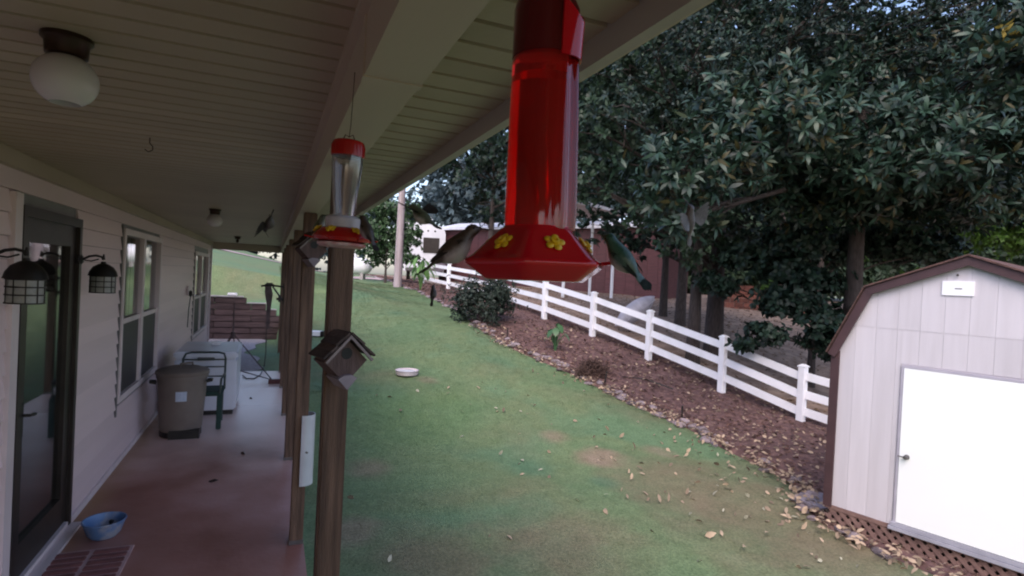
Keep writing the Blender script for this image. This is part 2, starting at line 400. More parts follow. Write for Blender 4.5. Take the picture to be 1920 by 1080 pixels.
while z < 2.45:
    ops = sorted([(a-.005, b+.005) for a, b, z0, z1, k in OPEN if z0-.04 < z+LAP*.5 < z1+.04])
    cur = -3; segs = []
    for a, b in ops:
        segs.append((cur, a)); cur = b
    segs.append((cur, YE))
    for a, b in segs:
        course(a, b, z).build('siding_board', M_SIDING, wall)
    z += LAP
# door -----------------------------------------------------------------
M_GLASS = mat('window_glass', (.9, .92, .92), (.9, .92, .92), 1, .02, trans=1.0, ior=1.5)
M_SCREEN = mat('insect_screen', (.055, .052, .055), (.045, .043, .045), 60, .5)
M_INNER = mat('inner_door', (.20, .17, .15), (.15, .13, .11), 3, .6)
d = MB(); y0, y1, z1 = 3.93, 4.97, 2.23
d.span((XW-.05, y0, .02), (XW+.035, y0+.05, z1)); d.span((XW-.05, y1-.05, .02), (XW+.035, y1, z1)); d.span((XW-.05, y0+.05, z1-.06), (XW+.035, y1-.05, z1))
dr = d.build('storm_door', M_DARKFRAME, house)
MB().span((XW+.001, y0-.10, .02), (XW+.03, y0-.003, z1+.06)).build('door_casing', M_TRIM, house)
s = MB(); s.span((XW-.04, y0+.05, .06), (XW+.012, y0+.16, z1-.06)); s.span((XW-.04, y1-.17, .06), (XW+.012, y1-.05, z1-.06))
s.span((XW-.04, y0+.16, z1-.2), (XW+.012, y1-.17, z1-.06)); s.span((XW-.04, y0+.16, .06), (XW+.012, y1-.17, .26)); s.build('door_stile', M_DARKFRAME, dr)
MB().span((XW-.020, y0+.16, .26), (XW-.014, y1-.17, z1-.2)).build('glass', M_GLASS, dr)
MB().span((XW-.13, y0+.05, .02), (XW-.09, y1-.05, z1-.06)).build('inner_door', M_INNER, dr)
h = MB(); h.box((XW+.018, y0+.105, 1.0), (.012, .045, .20)); h.tube([(XW+.03, y0+.105, 1.03), (XW+.06, y0+.105, 1.03), (XW+.06, y0+.19, 1.02)], .009); h.build('handle', M_BLACK, dr, True)
th = MB(); th.span((XW-.03, y0, 0.0), (XW+.10, y1, .022)); th.build('threshold', M_TRIM, house)
# windows --------------------------------------------------------------
def window(y0, y1, z0, z1):
    f = MB(); T = .06
    for a, b in (((y0, z0), (y0+T, z1)), ((y1-T, z0), (y1, z1)), ((y0+T, z1-T), (y1-T, z1)), ((y0+T, z0), (y1-T, z0+T))):
        f.span((XW-.05, a[0], a[1]), (XW+.028, b[0], b[1]))
    wn = f.build('window', M_TRIM, house)
    c = (y0+y1)/2; zm = z0 + (z1-z0)*.46
    mb = MB(); mb.span((XW-.05, c-.05, z0+T), (XW+.018, c+.05, z1-T)); mb.build('mullion', M_TRIM, wn)
    for a, b in ((y0+T, c-.05), (c+.05, y1-T)):
        r_ = MB(); r_.span((XW-.045, a, zm-.025), (XW+.006, b, zm+.025)); r_.build('meeting_rail', M_TRIM, wn)
        MB().span((XW-.030, a, zm+.025), (XW-.024, b, z1-T)).build('pane', M_GLASS, wn)
        MB().span((XW-.012, a, z0+T), (XW-.008, b, zm-.025)).build('screen', M_SCREEN, wn)
        MB().span((XW-.135, a, z0+T), (XW-.12, b, z1-T)).build('blind', M_INNER, wn)
    ch = MB(); ch.span((XW, y0-.035, z0-.12), (XW+.016, y0-.003, z1+.03)); ch.build('side_channel', mat('grey_channel', (.16, .15, .15)), wn)  # plain grey strip along one side of the frame
for a, b, z0, z1, k in OPEN[1:]: window(a, b, z0, z1)
# corner board at the far end of the wall
cb = MB(); cb.span((XW-.12, YE, -.1), (XW+.03, YE+.03, 2.5)); cb.span((XW+.014, YE-.09, .05), (XW+.03, YE, 2.45)); cb.build('corner_board', M_TRIM, house)
# porch ceiling: soffit boards running across the porch
XB0, XB1 = .158, .278; ZB = 2.352
def soffit(x0, x1, zt, part_name):
    pn = MB(); pn.span((x0, -3, zt+.02), (x1, YE, zt+.035)); par = pn.build(part_name, M_CEIL, house)
    pitch = .104; y = -.52; far = MB(); me = None
    while y < YE-.05:
        q = MB(); g = .004; yy0, yy1 = (0, pitch)
        q.prism([(yy0+g*.3, zt+.02), (yy0+g, zt), (yy1-g*3.2, zt), (yy1-g*2.0, zt+.014), (yy1, zt+.014), (yy1, zt+.02)], x0, x1, 'x')
        if y < 3.4:
            if me is None: me = q.mesh('soffit_board')
            link('soffit_board', me, M_CEIL, par, (0, y, 0))
        else: far.add([(a, b+y, c) for a, b, c in q.v], q.f)
        y += pitch
    far.build('soffit_boards', M_CEIL, par, kind='stuff')
    return par
soffit(XW+.03, XB0-.018, ZC, 'ceiling')
soffit(XB1+.006, .575, 2.44, 'eave_soffit')
MB().span((XW-.0, -3, 2.415), (XW+.045, YE, 2.50)).build('frieze_board', M_CEIL, house)
t = MB(); t.span((XB0-.018, -3, 2.478), (XB0, YE-.01, 2.53)); t.build('ceiling_trim', M_BEAM, house)
bm_ = MB(); bm_.span((XB0, -3, ZB), (XB1, YE, 2.56)); beam = bm_.build('porch_beam', M_BEAM, house)
for y in (1.2, 4.9, 8.6, 12.2):
    j = MB(); j.span((XB0-.003, y, ZB-.003), (XB1+.003, y+.03, 2.50)); j.build('seam_cover', M_BEAM, beam)
fb = MB(); fb.span((.575, -3, 2.385), (.60, YE, 2.56)); fb.build('fascia', mat('fascia_paint', (.44, .39, .34), (.36, .32, .28), 1.5, .5, .05), house)
gt = MB(); gt.prism([(.60, 2.56), (.60, 2.44), (.68, 2.44), (.72, 2.50), (.72, 2.56), (.712, 2.56), (.712, 2.505), (.675, 2.448), (.608, 2.448), (.608, 2.56)], -3, YE, 'y'); gt.build('gutter', M_BEAM, house)
eh = MB(); eh.span((XW-.1, YE, 2.34), (.60, YE+.05, 2.60)); eh.build('end_header', M_BEAM, house)
# roof and the rest of the house body
M_ROOF = mat('asphalt_shingle', (.06, .05, .045), (.10, .085, .075), 20, .95, .5)
rf = MB(); rf.prism([(.74, 2.57), (.74, 2.60), (-4.6, 4.3), (-10.0, 2.60), (-10.0, 2.57), (-4.6, 4.2)], -3.3, YE+.3, 'y'); rf.build('roof', M_ROOF, house)
bd = MB(); bd.span((-9.4, -3, -.3), (-9.28, YE, 2.57)); bd.span((-9.28, -3, -.3), (XW-.14, -2.9, 2.57)); bd.span((-9.28, YE-.1, -.3), (XW-.14, YE, 2.57)); bd.build('back_wall', M_SIDING, house)
gb = MB()
for y in (-3.0, YE-.1): gb.prism([(.55, 2.565), (-4.6, 4.19), (-9.6, 2.60)], y, y+.08, 'y')
gb.build('gable', M_SIDING, house)
# posts -----------------------------------------------------------------
pme = MB().bevbox((0, 0, 0), (.09, .09, 1), .006).mesh('porch_post')
XP = .232
for i, y in enumerate((2.25, 4.24, 6.15, 8.05, 9.95, 11.45)):
    zb = -.45 if i == 0 else 0
    q = MB().bevbox((0, 0, (zb+ZB)/2), (.09, .09, ZB-zb), .006); p = q.build('porch_post', M_POST, house, loc=(XP+(.008 if i == 0 else 0), y, 0))
    bk = MB(); bk.span((-.048, -.048, max(zb, 0)), (.048, .048, max(zb, 0)+.03)); bk.build('base_plate', M_GREYMETAL, p)
q = MB().bevbox((0, 0, 1.12), (.09, .09, 2.5), .006); q.build('porch_post', M_POST, house, loc=(XP, 14.2, 0))
# white trim block and metal sleeve on posts
sl_ = MB(); n = 14; prof = []
for k in range(n+1):
    a = -math.pi*.60 + k/n*math.pi*1.05; prof.append((.072*math.cos(a)+.012, .072*math.sin(a)))
inner = [(x*.94, y*.94) for x, y in prof[::-1]]
sl_.prism(prof+inner, .42, .92, 'z')
slv = thing('metal_sleeve', 'bright grey sheet metal sleeve wrapped round the second porch post', 'sleeve', (XP+.012, 4.24, 0))
sl_.build('sheet', mat('galvanised', (.62, .63, .70), (.50, .51, .57), 4, .38, .08, 20, metal=.35), slv, True)
st = MB(); st.box((.030, -.071, .66), (.018, .006, .012), Matrix.Rotation(.5, 3, 'Y')); st.build('dent_tab', M_GREYMETAL, slv)
# ================================================================== timber retaining wall
M_TIMBER = mat('old_timber', (.13, .085, .085), (.045, .028, .028), 4, .9, .5, 30, (.6, 7, 7), lo=.3, hi=.72, obj=.3)
rw = thing('timber_wall', 'stepped retaining wall of weathered brown timbers past the porch end', 'retaining wall', (0, 17.1, -.03))
tops = [1.02, .93, .72, .53]; hts = .165
for c in range(7):
    zz = c*hts
    x0 = -6.2 + (.9 if c % 2 else 0)
    end = {0: .62, 1: .55, 2: .50, 3: .42, 4: .15, 5: -.12, 6: -.62}[c]
    while x0 < end-.05:
        x1 = min(end, x0+2.4)
        MB().bevbox((0, 0, 0), (x1-x0-.008, .17, hts-.008), .012).build('timber', M_TIMBER, rw, loc=((x0+x1)/2, random.uniform(-.012, .012), zz+hts/2))
        x0 = x1
cap = MB().bevbox((0, 0, 0), (2.0, .2, .035), .006).build('cap_stone', M_CONC, rw, loc=(-1.7, .0, 7*hts+.019))
MB().bevbox((0, 0, 0), (.5, .2, .03), .006).build('cap_stone', M_CONC, rw, loc=(-.36, .0, 6*hts+.017))
MB().bevbox((0, 0, 0), (.26, .2, .03), .006).build('cap_stone', M_CONC, rw, loc=(.02, .0, 5*hts+.017))
wb = thing('white_block', 'small white block lying on top of the timber wall', 'block', (-.98, 17.1, 7*hts+.006))
MB().bevbox((0, 0, .045), (.24, .16, .07), .015).build('block_body', M_WHITE, wb)

# ================================================================== white rail fence
M_FENCE = mat('fence_vinyl', (.88, .88, .92), (.70, .71, .72), 2.2, .42, .03, 40, obj=.04, lo=.5, hi=.85, detail=9)
fence = thing('rail_fence', 'white three rail fence running uphill between mulch bed and trees', 'fence')
PH = 1.2
base = [Vector((p.x, p.y, min(p.z, tz(p.x, p.y)+.05))) for p in FENCE]
hd = (FENCE[6]-FENCE[1]); ang = math.atan2(hd.y, hd.x)
for i, p in enumerate(base):
    rot = Matrix.Rotation(ang+random.uniform(-.04, .04), 3, 'Z') @ Matrix.Rotation(random.uniform(-.012, .012), 3, 'X') @ Matrix.Rotation(random.uniform(-.012, .012), 3, 'Y'); q = MB()
    q.bevbox((0, 0, PH/2-.15), (.135, .135, PH+.3), .008, rot)
    po = q.build('post', M_FENCE, fence, loc=p)
    c = MB(); c.box((0, 0, PH+.012), (.16, .16, .024), rot); c.box((0, 0, PH+.042), (.15, .15, .036), rot, .35); c.build('post_cap', M_FENCE, po)
for i in range(len(base)-1):
    a, b = base[i], base[i+1]; dd = (b-a); dd.z = 0; dd.normalize()
    for z in (PH-.17, PH-.52, PH-.87):
        MB().beam(a+dd*.07+Vector((0, 0, z+random.uniform(-.012, .012))), b-dd*.07+Vector((0, 0, z+random.uniform(-.012, .012))), .045, .15).build('rail', M_FENCE, fence)

# ================================================================== stone edging
M_STONE = mat('edging_stone', (.15, .115, .115), (.30, .25, .27), 6, .9, .5, 25, lo=.3, hi=.7, obj=.45)
se = thing('stone_edging', 'low line of rough grey stones between lawn and mulch', 'stone edging')
def rock(seed, n=10):
    rr = random.Random(seed); bm = bmesh.new(); bmesh.ops.create_icosphere(bm, subdivisions=2, radius=1)
    dirs = [Vector((rr.uniform(-1, 1), rr.uniform(-1, 1), rr.uniform(-1, 1))).normalized() for _ in range(n)]; of = [rr.uniform(.55, .9) for _ in range(n)]
    for v in bm.verts:
        for d_, o_ in zip(dirs, of):
            k = v.co.dot(d_)
            if k > o_: v.co -= d_*(k-o_)
    me = bpy.data.meshes.new('stone'); bm.to_mesh(me); bm.free(); return me
rocks = [rock(i) for i in range(7)]
y = 3.6; k = 0
while y < BED_END-2:
    x = float(edge_x(y)); L_ = random.uniform(.08, .30)*(1 if y < 12 else 1.25)
    if random.random() < .8:
        o = link('stone', rocks[k % 7], M_STONE, se, (x+random.uniform(-.09, .08), y, tz(x, y)+random.uniform(.0, .045)))
        o.scale = (random.uniform(.06, .14), L_*.62, random.uniform(.035, .055)); dx = float(edge_x(y+.2))-x
        o.rotation_euler = (random.uniform(-.2, .2), random.uniform(-.2, .2), -math.atan2(dx, .2)+random.uniform(-.3, .3))
    y += L_*1.15; k += 1
for j in range(55):                    # second, looser row of stones
    y = random.uniform(4.6, 16); x = float(edge_x(y))+random.uniform(.06, .22)
    o = link('stone', rocks[j % 7], M_STONE, se, (x, y, tz(x, y)+.06)); s_ = random.uniform(.035, .08)
    o.scale = (s_*1.5, s_*1.3, s_*.7); o.rotation_euler = (0, 0, random.uniform(0, 6))
slab = thing('flat_slab', 'flat grey stone slab beside the shed corner', 'stone slab', gp(1538, 948)+Vector((0, 0, .03)))
q = MB(); q.prism([(-.26, -.20), (.05, -.26), (.27, -.12), (.24, .18), (-.02, .27), (-.25, .16)], -.04, .045, 'z'); q.build('slab_body', mat('slab_stone', (.20, .18, .21), (.27, .24, .28), 8, .9, .4), slab)

# ================================================================== shed
SC = Vector((6.04, 4.48, 0)); tdir = Vector((.242, -.970, 0)).normalized(); nin = Vector((.970, .242, 0)).normalized()
shed = thing('garden_shed', 'pale gambrel roofed shed with white door, brown trim and lattice skirt', 'shed', SC)
RS = Matrix((tdir, nin, Vector((0, 0, 1)))).transposed().to_4x4()
shed.matrix_world = Matrix.Translation(SC) @ RS        # local x along the front, y into the shed, z up
Wd, Dp = 2.40, 3.0; Z0, Z1, ZK, ZPk = -.46, 1.36, 2.04, 2.38; SK = .32
def roof_z(s):
    s = min(s, Wd-s)
    return Z1 + (ZK-Z1)*s/SK if s < SK else ZK + (ZPk-ZK)*(s-SK)/(Wd/2-SK)
M_SHED = mat('shed_panel', (.555, .525, .56), (.51, .48, .51), 2.2, .65, .12, 40, (6, 6, .5), obj=.05)
M_BROWN = mat('brown_trim', (.066, .034, .037), (.048, .025, .028), 5, .6, .1, 40)
D0, D1, DZ0, DZ1 = .70, 1.74, -.41, 1.23
body = MB(); body.prism([(0.01, Z0), (Wd-.01, Z0), (Wd-.01, Z1-.01), (Wd-SK, ZK-.02), (Wd/2, ZPk-.02), (SK, ZK-.02), (.01, Z1-.01)], .0145, Dp, 'y')
front = body.build('shed_wall', M_SHED, shed)
seam = 1.63; pw = .2035; k = 0
x = 0.0
while x < Wd-.01:
    a, b = x+.001, min(x+pw, Wd)-.001; k += 1
    def panel(za, zb, fa, fb):
        poly = [(a, za), (b, za)]
        if zb is None:
            tp = [(b, fb)]
            for kx in (Wd-SK, Wd/2, SK):
                if a < kx < b: tp.append((kx, roof_z(kx)-.012))
            poly += tp + [(a, fa)]
        else: poly += [(b, zb), (a, zb)]
        MB().prism(poly, .008, .018, 'y').build('siding_panel', M_SHED, front)
    ra, rb = roof_z(a)-.012, roof_z(b)-.012
    lowtop = min(seam-.003, min(ra, rb))
    def low(za):
        if ra < seam: panel(za, None, min(ra, seam-.003), min(rb, seam-.003))
        else: panel(za, seam-.0015, 0, 0)
    xa, xb = a, b
    if b <= D0-.04 or a >= D1+.04: low(Z0)
    elif a < D0-.04 < b:
        b0 = b; b = D0-.04; low(Z0); a, b = D0-.04, b0; low(DZ1+.04); a = xa
    elif a < D1+.04 < b:
        a0 = a; a = D1+.04; low(Z0); a, b = a0, D1+.04; low(DZ1+.04); b = xb
    else: low(DZ1+.04)
    if max(ra, rb) > seam+.02 and ra > seam: panel(seam+.0015, None, ra, rb)
    elif rb > seam+.02:                # cut by the slope
        xs_ = a + (seam+.003-ra)/(rb-ra)*(b-a)
        MB().prism([(xs_, seam+.003), (b, seam+.003), (b, rb)], .008, .018, 'y').build('siding_panel', M_SHED, front)
    x += pw
M_DOOR = mat('white_door_paint', (.86, .88, .88), (.84, .86, .86), 2, .35, .02, 30)
dm = MB(); dm.span((D0, -.016, DZ0), (D1, .016, DZ1)); sd_ = dm.build('shed_door', M_DOOR, shed)
fr = MB(); fr.span((D0-.026, -.012, DZ0-.02), (D0-.004, .019, DZ1+.026)); fr.span((D1+.004, -.012, DZ0-.02), (D1+.026, .019, DZ1+.026)); fr.span((D0-.004, -.012, DZ1+.004), (D1+.004, .019, DZ1+.026))
fr.build('door_frame', mat('frame_grey', (.42, .40, .46), (.36, .34, .40), 6, .5), sd_)
hn = MB(); hn.lathe([(.026, 0), (.026, .008), (.01, .012), (.01, .03), (.022, .036), (.022, .05), (.0, .055)], 12)
hn.xf(Matrix.Translation((D0+.07, -.016, .30)) @ Matrix.Rotation(R(90), 4, 'X')); hn.tube([(D0+.07, -.06, .30), (D0-.0, -.062, .302)], .007); hn.build('handle', M_GREYMETAL, sd_, True)
sill = MB(); sill.span((D0-.06, -.045, Z0-.035), (D1+.3, .02, Z0)); sill.span((D0-.04, -.03, DZ0-.045), (D1+.04, .015, DZ0-.008)); sill.build('door_sill', mat('sill_grey', (.36, .36, .42), (.30, .30, .35), 6, .5), sd_)
# vent
vt = MB(); vt.span((.985, -.006, 2.02), (1.245, .0075, 2.165)); v_ = vt.build('gable_vent', M_WHITE, shed)
MB().span((1.09, -.009, 2.085), (1.15, -.005, 2.093)).build('slot', M_BLACK, v_)
hk = MB(); hk.ball((1.11, -.02, 2.225), .012, 8); hk.build('hook', M_BLACK, shed)
# trim
tr_ = MB(); tr_.span((-.035, -.02, Z0-.02), (.055, .0, Z1-.03)); tr_.span((-.035, .0, Z0-.02), (-.0, .09, Z1-.03)); tr_.build('corner_trim', M_BROWN, shed)
tr_ = MB(); tr_.span((Wd-.055, -.02, Z0-.02), (Wd+.035, .0, Z1-.03)); tr_.build('corner_trim', M_BROWN, shed)
ra_ = MB(); th_ = .085
def rake(p, q, pl=.0):
    (x0, z0), (x1, z1) = p, q; dx, dz = x1-x0, z1-z0; l = math.hypot(dx, dz); nx, nz = dz/l*th_, -dx/l*th_
    MB().prism([(x0, z0), (x1, z1), (x1+nx, z1+nz), (x0+nx, z0+nz)], -.055+pl, -.022+pl, 'y').build('rake_board', M_BROWN, shed)
rake((-.06, Z1-.07), (SK-.02, ZK+.025)); rake((SK-.02, ZK+.025), (Wd/2, ZPk+.03), -.003)
rake((Wd/2, ZPk+.03), (Wd-SK+.02, ZK+.025)); rake((Wd-SK+.02, ZK+.025), (Wd+.06, Z1-.07), -.003)
MB().bevbox((-.012, .02, Z1-.06), (.11, .10, .05), .006).build('eave_block', M_BROWN, shed)
M_SHINGLE = mat('brown_shingle', (.13, .07, .06), (.08, .045, .04), 30, .95, .5)
prof = [(-.07, Z1-.06), (SK-.03, ZK+.03), (Wd/2, ZPk+.035), (Wd-SK+.03, ZK+.03), (Wd+.07, Z1-.06)]
q = MB(); q.prism(prof+[(x_, z_+.018) for x_, z_ in prof[::-1]], -.08, Dp+.08, 'y'); q.build('roof', M_SHINGLE, shed)
# lattice skirt
la = MB(); zt, zb = Z0-.04, -.80; n_ = 0; sp = .105; wdt = .042
lat = MB(); xx = -.4
def clipbar(x0, sgn, y):
    # diagonal strip from the top edge to the bottom edge, clipped to the skirt
    hgt = zt-zb; a = (x0, zb); b = (x0+sgn*hgt, zt)
    xl, xr = min(a[0], b[0]), max(a[0], b[0])
    if xr < .02 or xl > Wd-.02: return
    t0, t1 = 0, 1
    for lim, lower in ((.0, True), (Wd, False)):
        for end in (0, 1):
            pass
    def cl(t): return a[0]+(b[0]-a[0])*t
    ts = sorted([(0-a[0])/(b[0]-a[0]), (Wd-a[0])/(b[0]-a[0])]); t0 = max(0, ts[0]); t1 = min(1, ts[1])
    if t1-t0 < .05: return
    p = Vector((cl(t0), y, zb+hgt*t0)); q_ = Vector((cl(t1), y, zb+hgt*t1))
    lat.beam(p, q_, .007, wdt, up=(0, 1, 0)) if False else lat.prism(
        [(p.x-wdt*.7, p.z), (p.x+wdt*.7, p.z), (q_.x+wdt*.7, q_.z), (q_.x-wdt*.7, q_.z)], y-.003, y+.003, 'y')
while xx < Wd+.5:
    clipbar(xx, 1, .012); clipbar(xx, -1, .004); xx += sp
M_LAT = mat('lattice_wood', (.22, .135, .115), (.15, .09, .08), 8, .85, .2, 40)
lat.build('lattice', M_LAT, shed)
fr2 = MB(); fr2.span((-.02, -.006, Z0-.045), (Wd+.02, .03, Z0-.002)); fr2.build('skirt_board', M_LAT, shed)
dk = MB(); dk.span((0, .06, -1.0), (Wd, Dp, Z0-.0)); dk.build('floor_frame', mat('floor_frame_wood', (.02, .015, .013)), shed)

# ================================================================== utility pole, far buildings and vehicles
pb = gp(745, 538)
zcp = (pb-Vector((0, 0, CAM_H))).dot(F3)
pole = thing('utility_pole', 'round weathered wooden utility pole at the edge of the mulch bed', 'pole', pb)
rad = 7*zcp/FPX
q = MB(); q.tube([(0, 0, -.3), (0, 0, 1.5), (.03, 0, 8.5)], [rad*1.1, rad, rad*.8], 14); q.build('pole_shaft', mat('pole_wood', (.40, .34, .36), (.24, .19, .19), 3, .8, .3, 25, (5, 5, .35), lo=.3, hi=.72), pole, True)
cap_ = MB(); cap_.tube([(rad*1.02, -.02, 0), (rad*.98, -.02, 2.6)], .02, 6); cap_.build('conduit', M_GREYMETAL, pole)

# mobile home behind the fence
p0 = at(826, 540, 38); p1 = at(1243, 590, 29.5); p0.z = p1.z = 0
ln = (p1-p0).length; ux = (p1-p0).normalized(); uy = Vector((-ux.y, ux.x, 0))
mh = thing('mobile_home', 'long dark red mobile home on piers behind the white fence', 'mobile home', p0)
mh.matrix_world = Matrix.Translation(p0) @ Matrix((ux, uy, Vector((0, 0, 1)))).transposed().to_4x4()
if True:
    fz = .95; tzp = 5.15
    M_RED = mat('red_siding', (.115, .043, .048), (.085, .033, .037), 2, .6, .1, 30, (1, 1, 6), obj=.08)
    b_ = MB(); b_.span((.02, .03, fz), (ln-.02, 4.2, tzp)); w_ = b_.build('home_wall', M_RED, mh)
    xx = 0.02
    while xx < ln-.05:
        MB().span((xx+.008, 0, fz), (min(xx+.6, ln)-.008, .028, tzp)).build('siding_panel', M_RED, w_); xx += .6
    b_ = MB(); b_.prism([(-.4, tzp), (4.5, tzp), (4.5, tzp+.15), (2.0, tzp+.7), (-.4, tzp+.15)], -.3, ln+.3, 'x'); b_.build('roof', mat('white_roof', (.66, .67, .74), (.56, .57, .63), 3, .5), mh)
    b_ = MB(); b_.span((ln-.14, -.02, fz), (ln+.01, .0, tzp)); b_.build('corner_board', M_WHITE, mh)
    for k in range(8):
        MB().span((.6+k*(ln-1.4)/7, .3, -.6), (1.05+k*(ln-1.4)/7, .7, fz)).build('pier', mat('pier_block', (.42, .38, .36), (.32, .28, .27), 5, .9, obj=.3), mh)
    wn = MB(); wn.span((ln*.28, -.03, 2.5), (ln*.36, -.002, 3.9)); f_ = wn.build('window', M_WHITE, mh); MB().span((ln*.285, -.04, 2.6), (ln*.355, -.032, 3.8)).build('pane', M_DARKFRAME, f_)
# deck awning at the near end: pale sloping roof seen right of the feeder
aw = thing('carport_awning', 'white sloping carport awning beside the red mobile home', 'awning', at(1085, 480, 27))
a0 = at(1085, 480, 27); a0.z = tz(a0.x, a0.y); aw.location = a0
ry = MB(); 
for sx in (-1.3, 1.3):
    for sy in (-1.0, 1.0): MB().span((sx-.05, sy-.05, -.3), (sx+.05, sy+.05, 4.05)).build('leg', M_WHITE, aw)
q = MB(); q.prism([(-1.7, 4.35), (1.7, 4.0), (1.7, 4.08), (-1.7, 4.6)], -1.4, 1.4, 'y'); q.build('awning_roof', MATS['white_roof'], aw)

# travel trailer
tp = at(795, 520, 35); tp.z = tz(tp.x, tp.y)
rv = thing('travel_trailer', 'white camper trailer with dark window parked behind the pole tree', 'trailer', tp, -YAW+R(8))
q = MB(); prof = [(-1.3, .6), (1.22, .6), (1.22, 3.0), (1.12, 3.32), (.8, 3.5), (-1.3, 3.68)]
q.prism(prof, 0, 6.5, 'y'); q.build('trailer_body', mat('trailer_skin', (.72, .73, .78), (.64, .65, .70), 2, .4), rv)
q = MB().bevbox((-.2, 1.0, 3.86), (1.1, .9, .42), .1); q.build('roof_unit', M_WHITE, rv)
q = MB().bevbox((.35, -.02, 2.25), (1.0, .06, .95), .02); q.build('window', M_DARKFRAME, rv)
for sx in (-.3, .12, .55):
    q = MB(); q.ball((sx, -.01, 3.15), (.06, .03, .06), 8); q.build('marker_light', M_DARKFRAME, rv)
q = MB(); q.tube([(.9, -.25, 1.05), (.9, .2, 1.05)], .42, 18); sp_ = q.build('spare_cover', mat('spare_grey', (.13, .11, .14)), rv, True)
q = MB().bevbox((0, -.12, .7), (2.3, .2, .22), .04); q.build('bumper', M_GREYMETAL, rv)
for sx in (-1.1, 1.05):
    q = MB(); q.tube([(sx-.12, 2.8, .38), (sx+.12, 2.8, .38)], .38, 16); q.build('wheel', M_BLACK, rv, True)

# propane tank
tk = at(664, 500, 31); tk.z = tz(tk.x, tk.y)
tank = thing('propane_tank', 'white horizontal propane tank beyond the lawn', 'tank', tk, -YAW)
q = MB(); pr = [(0.0, -1.0), (.22, -.95), (.38, -.8), (.46, -.6), (.46, .6), (.38, .8), (.22, .95), (0.0, 1.0)]
q.lathe(pr, 18); q.xf(Matrix.Translation((0, 0, .72)) @ Matrix.Rotation(R(90), 4, 'Y')); q.build('tank_body', M_WHITE, tank, True)
for sx in (-.5, .5): MB().span((sx-.08, -.3, -.1), (sx+.08, .3, .34)).build('foot', M_CONC, tank)
MB().tube([(0, 0, 1.1), (0, 0, 1.42)], .12, 12).build('valve_dome', M_WHITE, tank, True)

# white upturned canoe leaning beyond the fence
cz = at(1190, 615, 16.3); cz.z = tz(cz.x, cz.y)
cn = thing('canoe', 'pale upturned canoe leaning behind the white fence', 'canoe', cz+Vector((0, 0, .55)))
def canoe(m_):
    V = []; n, k = 14, 9; q = MB()
    for i in range(n+1):
        t = i/n*2-1; wd_ = .36*(1-abs(t)**2.4)+.01; dp = .30*(1-abs(t)**4)+.03
        for j in range(k+1):
            a = math.pi*j/k; V.append((t*1.3, wd_*math.cos(a), dp*math.sin(a)))
    Fq = [(i*(k+1)+j, i*(k+1)+j+1, (i+1)*(k+1)+j+1, (i+1)*(k+1)+j) for i in range(n) for j in range(k)]
    q.add(V, Fq); q.add([(x_*.97, y_*.92, z_*.88) for x_, y_, z_ in V], Fq); return q
M_HULL = mat('canoe_hull', (.46, .45, .52), (.36, .35, .40), 4, .5)
canoe(0).build('hull', M_HULL, cn, True)
q = MB(); q.box((0, 0, .315), (2.3, .03, .03)); q.build('keel', M_HULL, cn)
fwd = (CR*.80 + CU*.60).normalized(); side = F3.cross(fwd).normalized()
upv = (-F3*.85 + side*.2); upv = (upv - fwd*upv.dot(fwd)).normalized(); sv = upv.cross(fwd)
cn.matrix_world = Matrix.Translation(at(1190, 583, 16.3)) @ Matrix((fwd, sv, upv)).transposed().to_4x4() @ Matrix.Diagonal((.55, .75, .8, 1))

# brick steps in the neighbour's yard
stp = gp(1432, 583)
steps = thing('brick_steps', 'low red brick ramp wall on the ground beyond the trees', 'wall', stp, -YAW+R(-20))
MR = mat('red_brick', (.19, .07, .05), (.13, .05, .038), 6, .9, .3, obj=.3)
for c in range(6):
    for k in range(9):
        if k > 8-c: continue
        MB().bevbox((0, 0, 0), (.38, .3, .20), .012).build('brick', MR, steps, loc=(-1.3+k*.4-(.2 if c % 2 else 0)-.4, 0, .1+c*.21-.1))

# small white birdbath dish on the lawn
dp_ = gp(763, 703)
bd_ = thing('dish', 'round white dish resting on the lawn', 'dish', dp_)
s_ = 22*((dp_-Vector((0, 0, CAM_H))).dot(F3))/FPX
q = MB(); q.lathe([(s_*.78, 0), (s_*.94, .02), (s_*.97, .085), (s_*1.0, .10), (s_*.96, .104), (s_*.9, .075), (s_*.3, .065), (.0, .065)], 28, cap=False); q.build('bowl', mat('dish_glaze', (.62, .55, .58), (.5, .43, .46), 5, .5), bd_, True)
q = MB(); q.lathe([(s_*.90, .078), (s_*.5, .094), (0, .094)], 28, cap=False); q.build('water', mat('pale_water', (.75, .74, .78), (.7, .69, .73), 5, .15), bd_, True)
# white splash block between the posts
sb = gp(594, 630)
blk = thing('splash_block', 'small white box with a dark end on the grass behind the porch posts', 'box', sb, -YAW)
MB().bevbox((-.02, 0, .07), (.30, .22, .13), .015).build('box_body', M_WHITE, blk)
MB().bevbox((.16, 0, .07), (.08, .23, .14), .01).build('box_end', M_BLACK, blk)
# garden stakes along the edging
for (px, py, h_, lab) in ((951, 638, .3, 'thin dark stake at the edging below the round shrub'), (1132, 722, .28, 'leaning dark stake beside the brown clump at the edging'), (1278, 792, .30, 'dark metal stake in the stones midway to the shed')):
    g_ = gp(px, py); sk = thing('garden_stake', lab, 'stake', g_, group='dark stakes along the stone edging')
    q = MB(); tip = (.06, 0, h_) if px == 1132 else (.0, 0, h_); q.tube([(0, 0, -.1), tip], .016, 8); q.build('stake_shaft', M_BLACK, sk, True)
    q = MB(); q.ball(tip, (.022, .022, .014), 8); q.build('stake_cap', M_BLACK, sk, True)
